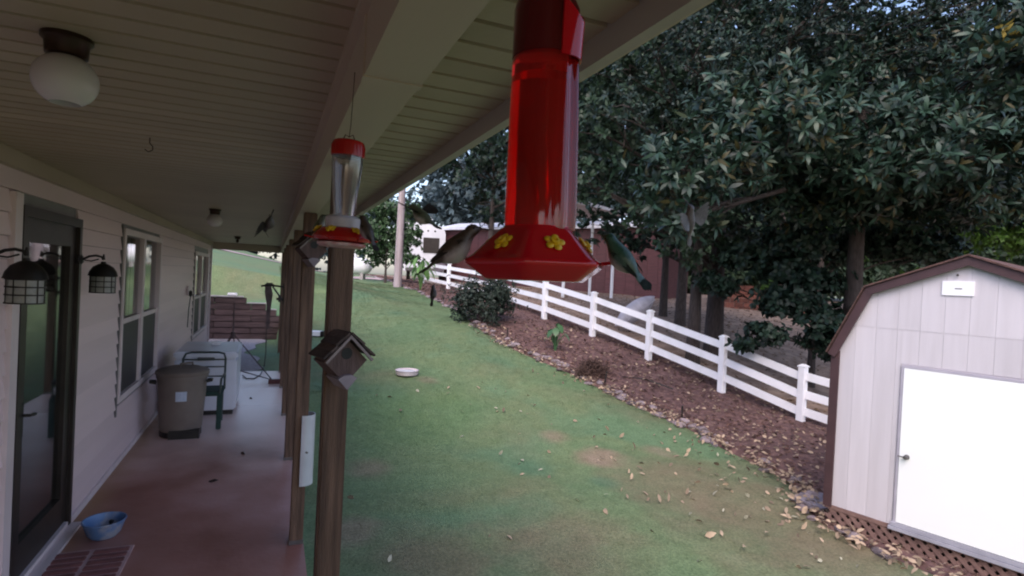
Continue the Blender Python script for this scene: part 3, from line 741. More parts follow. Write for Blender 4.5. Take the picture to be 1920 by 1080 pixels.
# black drip hose on the mulch
q = MB(); pts = [gp(a_, b_)+Vector((0, 0, .06)) for a_, b_ in ((1168, 712), (1190, 714), (1212, 717), (1240, 727), (1262, 735))]
q.tube(pts, .016, 8); o = q.build('drip_hose', M_BLACK, None, True); tag(o, 'black drip hose lying on the mulch below the fence', 'hose')
# ================================================================== vegetation
def nrm(a): return a/np.maximum(np.linalg.norm(a, axis=-1, keepdims=True), 1e-9)
LEAF_U = np.array([0, .30, .30, .68, .68, 1.0]); LEAF_S = np.array([0, -.5, .5, -.42, .42, 0]); LEAF_H = np.array([0, .06, .06, .03, .03, -.10])
LEAF_F = np.array([(0, 2, 1), (1, 2, 4), (1, 4, 3), (3, 4, 5)])
def rosettes(C, A, m, L, W, el=(5, 60), droop=.12, g=rng):
    """leaf frames: base, along, side, normal, length, width for m leaves round every centre"""
    n = len(C); A = nrm(A); ref = np.where(np.abs(A[:, 2:3]) < .9, [[0, 0, 1.]], [[1., 0, 0]])
    X = nrm(np.cross(A, ref)); Y = np.cross(A, X)
    ph = g.uniform(0, 2*np.pi, (n, 1)) + np.arange(m)[None]*2.399 + g.normal(0, .25, (n, m)); e = np.radians(g.uniform(el[0], el[1], (n, m)))
    rad = X[:, None]*np.cos(ph)[..., None] + Y[:, None]*np.sin(ph)[..., None]
    D = rad*np.cos(e)[..., None] + A[:, None]*np.sin(e)[..., None]; D[..., 2] -= droop; D = nrm(D)
    S = nrm(np.cross(D, A[:, None] + g.normal(0, .35, (n, m, 3)))); Nn = np.cross(S, D)
    B = C[:, None] + D*g.uniform(.02, .12, (n, m, 1))*L
    LL = L*g.uniform(.65, 1.2, (n, m)); WW = W*g.uniform(.75, 1.2, (n, m))
    r_ = lambda q: q.reshape(-1, q.shape[-1]) if q.ndim == 3 else q.reshape(-1)
    return r_(B), r_(D), r_(S), r_(Nn), r_(LL), r_(WW)
def leaf_mesh(name, fr, quad=False):
    B, D, S, N_, L, W = fr
    if quad:
        u, s, h, F_ = np.array([0, .45, 1, .45]), np.array([0, -.5, 0, .5]), np.array([0, .07, -.06, .07]), np.array([(0, 3, 1), (1, 3, 2)])
    else: u, s, h, F_ = LEAF_U, LEAF_S, LEAF_H, LEAF_F
    V = B[:, None] + D[:, None]*(u[None, :, None]*L[:, None, None]) + S[:, None]*(s[None, :, None]*W[:, None, None]) + N_[:, None]*(h[None, :, None]*L[:, None, None])
    k = len(u); Fc = (np.arange(len(B))*k)[:, None, None] + F_[None]
    return npmesh(name, V.reshape(-1, 3), Fc.reshape(-1, 3), False)
def blob_points(blobs, n, shell=.55, g=rng, noise=.16):
    _n = 1
    wts = np.array([b[3]*b[4]*b[5] for b in blobs])**.72; k = g.choice(len(blobs), n, p=wts/wts.sum())
    b = np.array(blobs)[k]; d = nrm(g.normal(0, 1, (n, 3))); r_ = g.uniform(0, 1, (n, 1))**(shell)
    K = 15; cd = nrm(g.normal(0, 1, (len(blobs), K, 3))); kk = g.integers(0, K, n); cl = g.uniform(0, 1, n) < .72   # leafy sprays with voids between
    d = np.where(cl[:, None], cd[k, kk] + g.normal(0, .24, (n, 3)), d); r_ = np.where(cl[:, None], g.uniform(.78, 1.02, (n, 1)), r_)
    lump = 1 + noise*np.sin(d[:, :1]*7+k[:, None])*np.sin(d[:, 1:2]*6+k[:, None]*2)
    return b[:, :3] + d*r_*b[:, 3:]*lump, d
def trunk_mb(h, r0_, r1_, lean=(0, 0), limbs=(), g=random, flare=1.35):
    q = MB(); q.tube([(0, 0, -.3), (0, 0, .25), (lean[0]*.3, lean[1]*.3, h*.4), (lean[0], lean[1], h)], [r0_*flare, r0_*1.04, (r0_+r1_)/2*1.02, r1_], 12)
    return q
def limb_pts(a, b, g=random):
    a, b = Vector(a), Vector(b); mid = (a+b)/2 + Vector((g.uniform(-.3, .3), g.uniform(-.3, .3), g.uniform(-.05, .35)))*(b-a).length*.25
    return [a, a.lerp(mid, .55) + Vector((0, 0, .04)), mid, mid.lerp(b, .55), b]
M_BARK = mat('tree_bark', (.034, .026, .023), (.082, .065, .060), 7, .95, .8, 30, (5, 5, .9), lo=.3, hi=.7, obj=.2)
LM_MAG = leafmat('magnolia_leaf', (.021, .044, .029), .65, .40, .08, (.055, .048, .018))
M_LIMB = mat('dark_limb', (.030, .023, .020), (.06, .048, .043), 7, .95, .5, 30, (5, 5, .9))
LM_DARK = leafmat('dark_leaf', (.015, .031, .020), .55, .5, .15)
LM_MID = leafmat('mid_leaf', (.024, .046, .026), .5, .5, .2)
LM_OAK = leafmat('oak_leaf', (.017, .033, .027), .65, .45, .12, (.04, .05, .035))
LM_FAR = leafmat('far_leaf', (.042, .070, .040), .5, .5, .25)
LM_HAZE = leafmat('haze_leaf', (.062, .092, .105), .4, .5, .25)  # blue haze of distance is put into this leaf colour
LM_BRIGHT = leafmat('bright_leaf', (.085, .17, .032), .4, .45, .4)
LM_YG = leafmat('young_leaf', (.062, .115, .052), .55, .36, .35, (.16, .19, .15))  # last colour gives a few leaves at random a paler tone
def tree(name, label, base, trunk_r, trunk_h, blobs, n, m, L, W, lm, cat='tree', group=None, quad=False, shell=.5, el=(0, 60), noise=.16, mbark=None, twigs=True, parts=0, lmin=.35):
    """blobs are (x, y, z, rx, ry, rz) from the trunk base"""
    t = thing(name, label, cat, base, 0, group)
    lean = (0, 0); q = trunk_mb(trunk_h, trunk_r, trunk_r*.45)
    tr = q.build('trunk', mbark or M_BARK, t, True)
    lb = MB()
    for i, b in enumerate(blobs):
        a = (0, 0, min(trunk_h*.97, max(trunk_h*lmin, b[2]-max(.6, math.hypot(b[0], b[1])*.45)))); r_ = trunk_r*.34
        lb.tube(limb_pts(a, b[:3]), [r_, r_*.8, r_*.6, r_*.4, r_*.15], 7)
        if twigs:
            for _ in range(5):
                d_ = Vector((random.gauss(0, 1), random.gauss(0, 1), random.gauss(0, .6))).normalized(); e_ = Vector(b[:3]) + Vector((d_.x*b[3], d_.y*b[4], d_.z*b[5]))*.9
                s_ = Vector(a).lerp(Vector(b[:3]), random.uniform(.5, 1)); lb.tube(limb_pts(s_, e_), [r_*.3, r_*.26, r_*.2, r_*.14, r_*.05], 5)
    if lb.v: lb.build('branches', M_LIMB, t, True)
    C, d = blob_points(blobs, n, shell, noise=noise)
    A = d + np.array([[0, 0, .55]]) + rng.normal(0, .25, d.shape)
    fr = rosettes(C, A, m, L, W, el)
    if parts:
        wp = fr[0] + np.array(base); dist = np.linalg.norm(wp - np.array([0, 0, CAM_H]), axis=1)
        dv = wp - np.array([0, 0, CAM_H]); zc = dv @ np.array(F3); u = dv @ np.array(CR)/zc*FPX; v = dv @ np.array(CU)/zc*FPX
        ok = (zc > 1) & (u > 60) & (u < 950) & (v < 530) & (v > -100)
        size = np.where(ok, fr[4]/np.maximum(dist, .1), 0); pick = np.argsort(-size)[:parts]; rest = np.ones(len(dist), bool); rest[pick] = False
        one = (np.zeros((1, 3)), np.array([[1., 0, 0]]), np.array([[0, 1., 0]]), np.array([[0, 0, 1.]]), np.ones(1), np.array([1.0]))
        lme = leaf_mesh('leaf', one)
        for i in pick:
            M = Matrix((tuple(fr[1][i]*fr[4][i]), tuple(fr[2][i]*fr[5][i]), tuple(fr[3][i]*fr[4][i]))).transposed().to_4x4(); M.translation = tuple(fr[0][i])
            o = link('leaf', lme, lm, t); o.matrix_basis = M
        fr = tuple(a[rest] for a in fr)
    link('crown', leaf_mesh('crown', fr, quad), lm, t, kind='stuff' if parts else None)
    return t
def rel(base, pts):                      # (px, py, zc, radius, flatten) -> blobs from the base
    out = []
    for px, py, zc, r_, fl in pts:
        p = at(px, py, zc) - base; out.append((p.x, p.y, p.z, r_, r_, r_*fl))
    return out
def onground(px, py, zc):
    p = at(px, py, zc); p.z = tz(p.x, p.y); return p

# the big magnolia behind shed and fence
b = onground(1592, 690, 12.2)
mag = tree('magnolia_tree', 'large dark glossy leaved magnolia tree with stout trunk behind the shed', b, .23, 6.5,
     rel(b, [(1640, 250, 9.6, 1.05, .5), (1480, 235, 9.2, 1.0, .5), (1800, 300, 9.0, 1.1, .45), (1880, 170, 9.5, 1.1, .6), (1930, 60, 8.6, .8, .6),
              (1400, 190, 9.4, .9, .5), (1360, 270, 8.8, .9, .55), (1280, 320, 8.6, .75, .6),
              (1620, 360, 10.5, .9, .45), (1480, 330, 12, 1.2, .5), (1750, 400, 12.5, 1.0, .4), (1280, 410, 8.7, .42, .8), (1700, 200, 13, 2.2, .8), (1420, 180, 13, 2.0, .8), (1950, 240, 11, 1.4, .6), (1720, 340, 10.5, 1.2, .45), (1850, 370, 10.8, 1.1, .4), (1560, 300, 11, 1.3, .55), (1420, 300, 10.5, 1.0, .6), (1550, 385, 11.3, .9, .4), (1670, 385, 11.3, .9, .4), (1480, 375, 11, .8, .4), (1770, 350, 10.6, .9, .45), (1610, 330, 9.8, .8, .4)]),
     5700, 9, .205, .060, LM_MAG, el=(0, 58), shell=.42, noise=.22, parts=300, lmin=.8)
yc = np.array([tuple(at(px_, py_, 8.3) - b) for px_, py_ in ((1886, 58), (1902, 66), (1895, 74), (1880, 50))])
link('yellow_leaves', leaf_mesh('yellow_leaves', rosettes(yc, np.array([[-.3, -.6, -.6]]*4), 5, .17, .055)), leafmat('yellow_leaf', (.32, .25, .06), .3, .5, .3), mag)
# big small leaved oak rising above and behind the magnolia
b = onground(1300, 640, 14.2)
tree('oak_tree', 'tall small leaved dark oak arching over the fence above the magnolia', b, .17, 6.0,
     rel(b, [(1700, 80, 12.5, 2.0, .6), (1500, 50, 12.0, 1.8, .6), (1330, 110, 10.6, 1.2, .6), (1290, 50, 11, 1.4, .7), (1600, -60, 12.5, 2.2, .7), (1850, -30, 12.4, 2.2, .7), (1400, -80, 12, 2.0, .7), (1220, 90, 10.8, .9, .6), (1880, 90, 13, 2, .8), (1180, 200, 11.2, .8, .6), (1260, 230, 10.6, .8, .6),
             (1620, -200, 13, 2.6, .7), (1900, -220, 12.5, 2.6, .7), (1240, 330, 11, .6, .6), (1580, 150, 13.5, 2.0, .7)]), 5000, 9, .115, .048, LM_OAK, shell=.45, noise=.24, lmin=.6, quad=True)
# lower drooping branch of broad lobed leaves
b = onground(1520, 700, 13.5)
tree('low_tree', 'low dark leafy tree drooping over the fence left of the shed', b, .10, 2.6,
     rel(b, [(1430, 625, 11.6, .38, .5), (1400, 645, 11.5, .22, .5), (1480, 565, 12.5, .62, .55), (1540, 640, 11.5, .35, .9), (1550, 600, 12, .4, .7), (1460, 500, 13, .6, .5), (1520, 530, 12.6, .55, .6), (1345, 530, 13.5, .45, .5), (1680, 450, 13.5, .9, .5), (1760, 470, 13, .6, .4), (1580, 460, 13.8, .7, .5), (1500, 450, 13.2, .8, .5), (1400, 480, 13.5, .6, .5)]),
     2300, 7, .15, .085, LM_DARK, shell=.5, el=(-10, 50))
# trees with trunks behind the fence
def back_tree(px, py, zc, rpx, label, pts, n, lm=LM_DARK, L=.17, W=.10, h=6, quad=False, m=7, name='woodland_tree', shell=.5):
    b = onground(px, py, zc)
    return tree(name, label, b, rpx*zc/FPX/2, h, rel(b, pts), n, m, L, W, lm, group='trees behind the white fence', quad=quad, shell=shell, noise=.2)
back_tree(1335, 690, 14.8, 36, 'thick trunked dark tree right behind the third fence panel', [(1330, 330, 14, 1.5, .8), (1240, 230, 14, 1.6, .8), (1420, 120, 15, 2.2, .9), (1180, 120, 13.5, 1.7, .8), (1340, 430, 14.5, 1.0, .6), (1130, 250, 13.4, 1.0, .8), (1200, 400, 13.5, .9, .55), (1290, 470, 14, .7, .5), (1100, 340, 13.5, .7, .7), (1250, 20, 14, 2.2, .8), (1400, -60, 15, 2.4, .8)], 3000, LM_MID, .17, .085)
back_tree(1275, 600, 18.5, 20, 'dark tree with pale patched bark beside the canoe', [(1250, 420, 18, 1.3, .7), (1180, 320, 18, 2.0, .9), (1320, 250, 19, 2.4, .9), (1120, 180, 18, 2.2, .9), (1390, 420, 19, 1.3, .6), (1260, 60, 18.5, 2.8, .9), (1130, 420, 17.6, .7, .5), (1180, 450, 17.8, .7, .4)], 2300, LM_DARK, .2, .12)
back_tree(1243, 590, 20.5, 15, 'slim dark tree at the right corner of the red mobile home', [(1180, 230, 21, 2.6, .9), (1280, 340, 21, 1.8, .8), (1100, 100, 21, 2.6, .9)], 1500, LM_DARK, .22, .13)
back_tree(1460, 560, 24, 16, 'thin trunked tree among the shade beyond the brick wall', [(1440, 300, 24, 3.0, .7), (1560, 200, 25, 3.4, .9), (1500, 100, 25, 3.5, .9), (1380, 200, 24, 2.4, .8)], 1900, LM_DARK, .26, .16)
back_tree(1535, 560, 27, 14, 'second thin trunk in the shade seen left of the magnolia trunk', [(1680, 280, 27, 3.2, .9), (1780, 200, 26, 3.4, .9), (1620, 60, 27, 4, .9), (1850, 80, 27, 4, .9)], 2000, LM_DARK, .28, .17)
back_tree(1750, 560, 24, 20, 'tree with dark crown standing right behind the shed roof', [(1780, 350, 23, 1.8, .7), (1880, 300, 23, 2.4, .8), (1950, 200, 24, 3.0, .9), (1700, 380, 24, 1.5, .6)], 1500, LM_DARK, .24, .15)
# tree crowns behind the feeder, sky showing between them
back_tree(918, 500, 31, 15, 'tall airy tree behind the left perching hummingbird', [(880, 320, 31, 1.5, .8), (920, 380, 31, 1.4, .9), (930, 270, 31, 2.0, .8), (860, 255, 31, 1.2, .7), (1000, 220, 31, 3.0, .9), (1080, 330, 31, 2.4, .9), (920, 420, 31, .8, .6), (985, 330, 31, 2.0, .9), (1050, 170, 32, 3.0, .9)], 1250, LM_DARK, .30, .18)
# bright young tree beside the utility pole
b = gp(722, 530)
zc_ = (b-Vector((0, 0, CAM_H))).dot(F3)
tree('young_tree', 'small bright leafy tree with scattered pale leaves beside the utility pole', b, .07, 1.6,
     rel(b, [(720, 440, zc_, 1.0, .9), (690, 410, zc_, .7, 1), (760, 440, zc_, .75, .9), (700, 480, zc_, .7, .6), (755, 485, zc_*.99, .6, .6), (735, 395, zc_, .75, .8), (775, 400, zc_*1.02, .5, .8), (705, 370, zc_, .6, .8)]),
     1500, 7, .17, .10, LM_YG, shell=.45)
# far woods: three separate masses that nobody could count
def far_woods(name, label, blobs_px, n, lm, L, g=rng):
    bl = rel(Vector((0, 0, 0)), blobs_px); C, d = blob_points(bl, n, .4)
    fr = rosettes(C, d+np.array([[0, 0, .5]]), 6, L, L*.6, (0, 60)); o = link(name, leaf_mesh(name, fr, True), lm, kind='stuff'); o['label'] = label; return o
far_woods('distant_woods', 'blue green woods on the far slope behind trailer and mobile home', [(860, 350, 62, 4, .9), (830, 335, 62, 2.2, .8), (920, 350, 62, 4, .9), (980, 340, 60, 5, .9), (1050, 340, 60, 4, .9), (800, 395, 66, 2.6, 1.1), (730, 420, 66, 3.2, 1.0), (670, 440, 66, 2.5, .9), (1120, 330, 58, 5, 1.0), (1200, 300, 58, 6, 1.2), (900, 420, 60, 3, .8), (820, 300, 64, 2.2, .9), (960, 290, 62, 5, .9), (880, 360, 58, 3.4, .9), (860, 420, 58, 2.5, .7)] + [(x_, 400, 88, 7, .9) for x_ in range(260, 660, 60)], 10500, LM_HAZE, .75)
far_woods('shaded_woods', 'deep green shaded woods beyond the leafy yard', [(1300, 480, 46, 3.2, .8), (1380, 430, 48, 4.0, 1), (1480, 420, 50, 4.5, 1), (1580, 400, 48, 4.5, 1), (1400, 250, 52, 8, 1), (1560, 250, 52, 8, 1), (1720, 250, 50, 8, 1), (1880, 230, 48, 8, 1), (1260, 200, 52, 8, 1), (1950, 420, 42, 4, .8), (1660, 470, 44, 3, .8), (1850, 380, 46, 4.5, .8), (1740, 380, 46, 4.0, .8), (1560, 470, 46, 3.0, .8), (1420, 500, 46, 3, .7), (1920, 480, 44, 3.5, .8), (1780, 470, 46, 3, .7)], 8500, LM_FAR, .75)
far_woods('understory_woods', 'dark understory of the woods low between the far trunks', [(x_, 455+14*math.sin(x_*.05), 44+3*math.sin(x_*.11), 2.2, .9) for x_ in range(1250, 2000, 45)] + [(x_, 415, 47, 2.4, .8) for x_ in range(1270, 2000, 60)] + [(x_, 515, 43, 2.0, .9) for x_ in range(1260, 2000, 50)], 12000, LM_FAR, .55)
far_woods('bright_brush', 'bright green brush beyond the shed roof', [(1800, 432, 31, 1.6, .7), (1880, 425, 30, 1.8, .7), (1930, 440, 29, 1.6, .8), (1690, 440, 33, 1.5, .9), (1640, 440, 34, 1.3, .9), (1520, 430, 36, 1.6, .8), (1450, 540, 30, .5, .5)], 1500, LM_BRIGHT, .28)  # brush has a brighter green leaf colour than the woods behind
# dark round shrub at the edge of the bed
b = gp(900, 606); zc_ = (b-Vector((0, 0, CAM_H))).dot(F3)
k_ = zc_/FPX
tree('round_shrub', 'dense dark round shrub in the mulch below the red feeder', b, .05, .5,
     [(0, 0, 38*k_, 52*k_, 50*k_, 40*k_), (-22*k_, 0, 52*k_, 30*k_, 30*k_, 30*k_), (28*k_, 0, 50*k_, 34*k_, 30*k_, 30*k_), (40*k_, .1, 62*k_, 22*k_, 20*k_, 22*k_)], 1500, 7, .085, .032, leafmat('shrub_leaf', (.024, .036, .026), .5, .5, .1), cat='shrub', shell=.45, noise=.35)
# broad leaved plants: each large leaf a part
LM_EAR = leafmat('ear_leaf', (.075, .165, .075), .3, .35, .3)
LM_BROAD = leafmat('broad_leaf', (.16, .30, .10), .3, .4, .45)  # bright green leaf colour of the bed edge plant
def ear_plant(label, px, py, hpx, n, lm, spread, wide=.62, name='elephant_ear'):
    b = gp(px, py); zc = (b-Vector((0, 0, CAM_H))).dot(F3); h = hpx*zc/FPX
    t = thing(name, label, 'plant', b)
    one = (np.zeros((1, 3)), np.array([[1., 0, 0]]), np.array([[0, 1., 0]]), np.array([[0, 0, 1.]]), np.ones(1), np.array([1.0])); lme = leaf_mesh('leaf', one)
    for i in range(n):
        a = i*2.4+random.uniform(-.4, .4); rr = spread*h*random.uniform(.2, 1); zt = h*random.uniform(.55, 1)
        tip = Vector((math.cos(a)*rr, math.sin(a)*rr, zt)); st_ = MB(); st_.tube([(0, 0, 0), (tip.x*.3, tip.y*.3, zt*.6), tip], [.016, .013, .008], 6); st_.build('stalk', lm, t, True)
        L_ = h*random.uniform(.32, .48); dd = Vector((math.cos(a)*.65, math.sin(a)*.65, -.75)).normalized(); s_ = Vector((-math.sin(a), math.cos(a), random.uniform(-.2, .2))).normalized(); n_ = s_.cross(dd)*-1
        M = Matrix((dd*L_, s_*L_*wide, n_*L_)).transposed().to_4x4(); M.translation = tip - dd*L_*.15
        o = link('leaf', lme, lm, t); o.matrix_basis = M
ear_plant('green broad leaved plant growing in the mulch beside a fence post', 1040, 662, 54, 9, LM_EAR, .5)
ear_plant('bright leafy plant at the bed edge right of the utility pole', 788, 546, 62, 24, LM_BROAD, .34, .30, 'broadleaf_plant')
# dry brown clump
b = gp(1110, 705)
tree('dry_clump', 'low clump of dry brown stems in the mulch near a stake', b, .02, .15, [(0, 0, .12, .3, .26, .14), (.15, .1, .1, .2, .2, .1)], 500, 5, .14, .012, leafmat('dry_stem', (.09, .055, .045), .4, .8, .1), cat='plant', twigs=False)

# ------------------------------------------------------------------ ground litter
M_DRY = leafmat('dry_leaf', (.34, .255, .18), .5, .75, .15)
M_PALE = leafmat('pale_leaf', (.42, .40, .30), .3, .6, .2)
def flat_frames(P, L, W, curl=.35, g=rng):
    n = len(P); a = g.uniform(0, 2*np.pi, n); D = np.stack([np.cos(a), np.sin(a), g.normal(0, curl, n)], -1); D = nrm(D)
    up = nrm(np.stack([g.normal(0, curl, n), g.normal(0, curl, n), np.ones(n)], -1)); S = nrm(np.cross(D, up)); N_ = np.cross(S, D)
    return P, D, S, N_, L*g.uniform(.6, 1.3, n), W*g.uniform(.7, 1.3, n)
def in_bed(n, y0, y1, g=rng):
    y = g.uniform(y0, y1, n); a, b_ = edge_x(y), fence_x(y)+.5; x = a + (b_-a)*g.uniform(.01, 1, n); return x, y
x, y = in_bed(30000, 2.5, BED_END); P = np.stack([x, y, terrain(x, y)+.058+.012*np.sin(x*5.1)*np.sin(y*4.3)], -1)
x2, y2 = in_bed(2600, 2.5, BED_END*.6); P2 = np.stack([x2, y2, terrain(x2, y2)+.07], -1)
LMM = leafmat('mulch_chip', (.145, .078, .056), .6, .9, .05, (.32, .23, .18))
link('mulch_chips', leaf_mesh('mulch_chips', flat_frames(P, .075, .022, .25), True), LMM, kind='stuff')['label'] = 'loose brown bark and pine straw over the mulch bed'
link('bark_pieces', leaf_mesh('bark_pieces', flat_frames(P2, .13, .05, .3), True), leafmat('bark_piece', (.075, .038, .030), .6, .9, .02), kind='stuff')['label'] = 'larger dark bark pieces lying in the mulch bed'
n = 9000; y = rng.uniform(2, 30, n); x = fence_x(y)+rng.uniform(.5, 1, n)*rng.uniform(0, 14, n)
P = np.stack([x, y, terrain(x, y)+.05], -1)
link('yard_litter', leaf_mesh('yard_litter', flat_frames(P, .12, .06, .3), True), leafmat('litter_leaf', (.15, .095, .06), .55, .9, .05), kind='stuff')['label'] = 'fallen leaf litter under the trees beyond the fence'
# grass blades over the near lawn, thinning with distance
n = 220000; y = 1.2 + 26*rng.uniform(0, 1, n)**1.9; x = .25 + (edge_x(y)-.2)*rng.uniform(0, 1, n)
P = np.stack([x, y, terrain(x, y)-.004], -1); a = rng.uniform(0, 2*np.pi, n); D = nrm(np.stack([np.cos(a), np.sin(a), rng.uniform(.06, .62, n)], -1))
S = nrm(np.cross(D, np.array([[0, 0, 1.]]) + rng.normal(0, .2, (n, 3)))); L_ = rng.uniform(.012, .030, n)*(1+.05*y); W_ = rng.uniform(.0025, .0045, n)*(1+.12*y)
V = np.stack([P-S*W_[:, None], P+S*W_[:, None], P+D*L_[:, None]], 1).reshape(-1, 3)
def grass_material():
    m_ = M_LAWN.copy(); m_.name = 'grass_blade'; t = m_.node_tree; b_ = t.nodes['Principled BSDF']; tr = t.nodes.new('ShaderNodeBsdfTranslucent'); mx = t.nodes.new('ShaderNodeMixShader')
    mx.inputs[0].default_value = .2; t.links.new(b_.inputs['Base Color'].links[0].from_socket, tr.inputs[0]); t.links.new(b_.outputs[0], mx.inputs[1]); t.links.new(tr.outputs[0], mx.inputs[2])
    up = t.nodes.new('ShaderNodeCombineXYZ'); up.inputs[2].default_value = 1        # blades shade like the sward they make up
    t.links.new(up.outputs[0], b_.inputs['Normal']); t.links.new(up.outputs[0], tr.inputs['Normal'])
    t.links.new(mx.outputs[0], t.nodes['Material Output'].inputs[0]); return m_
link('grass', npmesh('grass', V, np.arange(3*n).reshape(-1, 3)), grass_material(), kind='stuff')['label'] = 'short mown grass blades over the near lawn'
# fallen leaves one could count, on the lawn
lm1 = [leaf_mesh('fallen_leaf', flat_frames(np.zeros((1, 3)), 1, .48, .5), False) for _ in range(4)]
for me in lm1: me.materials.append(M_DRY)
lm2 = [me.copy() for me in lm1]
for me in lm2: me.materials[0] = M_PALE
def drop(px, py, s, me, label, group):
    p = gp(px, py); o = link('fallen_leaf', me, None, None, p+Vector((0, 0, .028))); o.rotation_euler = (random.uniform(-.3, .3), random.uniform(-.3, .3), random.uniform(0, 6.3)); o.scale = (s, s, s)
    tag(o, label, 'leaf', group)
SPEC = [(950, 1008, .085, 0, 'pale tan leaf alone at the bottom of the lawn'), (915, 1012, .06, 1, 'small dark leaf at the bottom of the lawn'), (1132, 958, .11, 0, 'long pale tan leaf lying on the lower middle lawn'),
        (1125, 868, .10, 0, 'tan leaf on the bare patch of lawn'), (780, 733, .10, 2, 'pale leaf just below the white dish'), (663, 940, .11, 0, 'upright tan leaf beside the nearest post'), (727, 1060, .08, 2, 'pale leaf at the lawn edge by the nearest post foot'),
        (870, 820, .07, 2, 'pale leaf on the middle of the green lawn'), (1018, 883, .07, 2, 'pale leaf left of the bare patch'), (982, 868, .10, 2, 'long pale green leaf near the darker grass')]
for px, py, s, k, lab in SPEC: drop(px, py, s, (lm1 if k < 2 else lm2)[int(px) % 4], lab, None)
i = 0
while i < 240:
    t_ = random.random(); py = 700 + 370*random.random()**.8
    # more leaves towards the edging, few in the middle of the lawn
    ebx = np.interp(py, [q[1] for q in EDGE_PX], [q[0] for q in EDGE_PX]) if py < 945 else 1560+(py-945)*2.6
    px = ebx - 15 - abs(random.gauss(0, 1))*200
    if px < 680 or px > 1900: continue
    if random.random() < .18: drop(px, py, random.uniform(.05, .095), lm2[i % 4], 'small pale leaf fallen on the mown lawn', 'pale leaves scattered on the lawn')
    else: drop(px, py, random.uniform(.055, .125), lm1[i % 4], 'curled dry tan leaf on grass towards the stone edging', 'dry leaves scattered along the lawn')
    i += 1
x, y = in_bed(1900, 3.0, 14); x = np.where(rng.uniform(0, 1, 1900) < .45, edge_x(y)+rng.normal(0, .15, 1900), x); P = np.stack([x, y, terrain(x, y)+.085], -1)
link('bed_leaves', leaf_mesh('bed_leaves', flat_frames(P, .085, .045, .4), False), M_DRY, kind='stuff')['label'] = 'dry tan leaves gathered on the mulch and along its stones'
for px, py, s in ((410, 903, .11), (452, 850, .08), (468, 747, .08)):
    d_ = ray(px, py); k_ = -CAM_H/d_.z; p = Vector((d_.x*k_, d_.y*k_, .014)); o = link('fallen_leaf', lm1[px % 4].copy(), None, None, p); o.data.materials[0] = leafmat('brown_leaf', (.05, .03, .025), .3, .8, .05)
    o.scale = (s, s, s); tag(o, {410: 'dark leaf on the porch floor nearest the bowl', 452: 'small dark leaf on the porch floor beside the trash can', 468: 'small dark leaf on the porch floor right of the freezer'}[px], 'leaf')
# ================================================================== things on the porch
def fp(px, py):                          # porch floor point
    d_ = ray(px, py); k_ = -CAM_H/d_.z; return Vector((d_.x*k_, d_.y*k_, 0))
# wall lanterns
M_LGLASS = mat('seeded_glass', (.50, .50, .48), (.42, .42, .40), 30, .25, .2, 60, trans=.35)
def lantern(label, y):
    t = thing('wall_lantern', label, 'lantern', (XW+.014, y, 1.83), 0, 'black coach lanterns on the porch wall')
    q = MB(); q.tube([(0, 0, .135), (.018, 0, .135)], .062, 16); q.tube([(.018, 0, .135), (.034, 0, .135)], [.05, .03], 14); q.build('back_plate', M_BLACK, t, True)
    q = MB(); q.tube([(.03, 0, .135), (.075, 0, .165), (.12, 0, .175), (.16, 0, .165), (.172, 0, .14)], .010, 8); q.tube([(.045, 0, .13), (.09, 0, .125), (.14, 0, .145)], .006, 6)
    q.tube([(.172, 0, .14), (.172, 0, .19)], [.012, .006], 8); q.build('arm', M_BLACK, t, True)
    c = (.172, 0, 0)
    q = MB(); q.lathe([(.103, 0), (.100, .008), (.092, .040), (.070, .078), (.036, .102), (.018, .11), (.016, .125)], 20, c); q.build('dome', M_BLACK, t, True)
    q = MB(); q.lathe([(.084, -.142), (.084, 0)], 20, c, cap=False); q.build('glass', M_LGLASS, t, True)
    q = MB()
    for k in range(10):
        a = 2*math.pi*k/10; x_, y_ = c[0]+.088*math.cos(a), .088*math.sin(a); q.tube([(x_, y_, 0), (x_, y_, -.145)], .0032, 6)
    for z in (-.003, -.048, -.095, -.145): q.lathe([(.085, z-.004), (.0915, z-.004), (.0915, z+.004), (.085, z+.004), (.085, z-.004)], 20, c, cap=False)
    q.build('cage', M_BLACK, t, True)
    q = MB(); q.ball((c[0], 0, -.06), (.024, .024, .035), 10); q.build('bulb', M_GLOBE, t, True)
    t.scale = (.9, .84, .84)
lantern('black caged lantern in front of the dark storm door', 3.56)
lantern('black caged lantern between storm door and window', 4.96)
# ceiling lights
def clight(label, x, y, globe=True):
    t = thing('ceiling_light', label, 'light', (x, y, ZC+.004), 0, 'lights along the porch ceiling')
    q = MB(); q.lathe([(.055, 0), (.055, -.014), (.047, -.022), (.045, -.052), (.040, -.056)], 24); q.build('fitter', M_BRONZE, t, True)
    if globe:
        q = MB(); q.lathe([(.032, -.050)] + [(.070*math.sin(a), -.113-.066*math.cos(math.pi-a)*-1) for a in [R(v) for v in list(range(28, 176, 8))+[178]]], 28, cap=False); q.build('globe', M_GLOBE, t, True)
    else:
        q = MB(); q.ball((0, 0, -.085), (.028, .028, .035), 10); q.build('socket', M_BRONZE, t, True)
clight('frosted globe ceiling light nearest to the viewer', -.50, 1.76)
clight('smaller looking globe ceiling light halfway down the porch', -.54, 6.2)
clight('bare dark ceiling light near the far end of the porch', -.60, 11.2, False)
q = MB(); q.tube([(0, 0, 0), (0, 0, -.03), (.012, 0, -.045), (.012, 0, -.06), (-.004, 0, -.07), (-.018, 0, -.06)], .0022, 6)
hk = q.build('ceiling_hook', M_BRONZE, None, True, at(281, 262, 2.5)); hk.location.z = ZC+.006; tag(hk, 'small curled wire hook in the porch ceiling', 'hook')
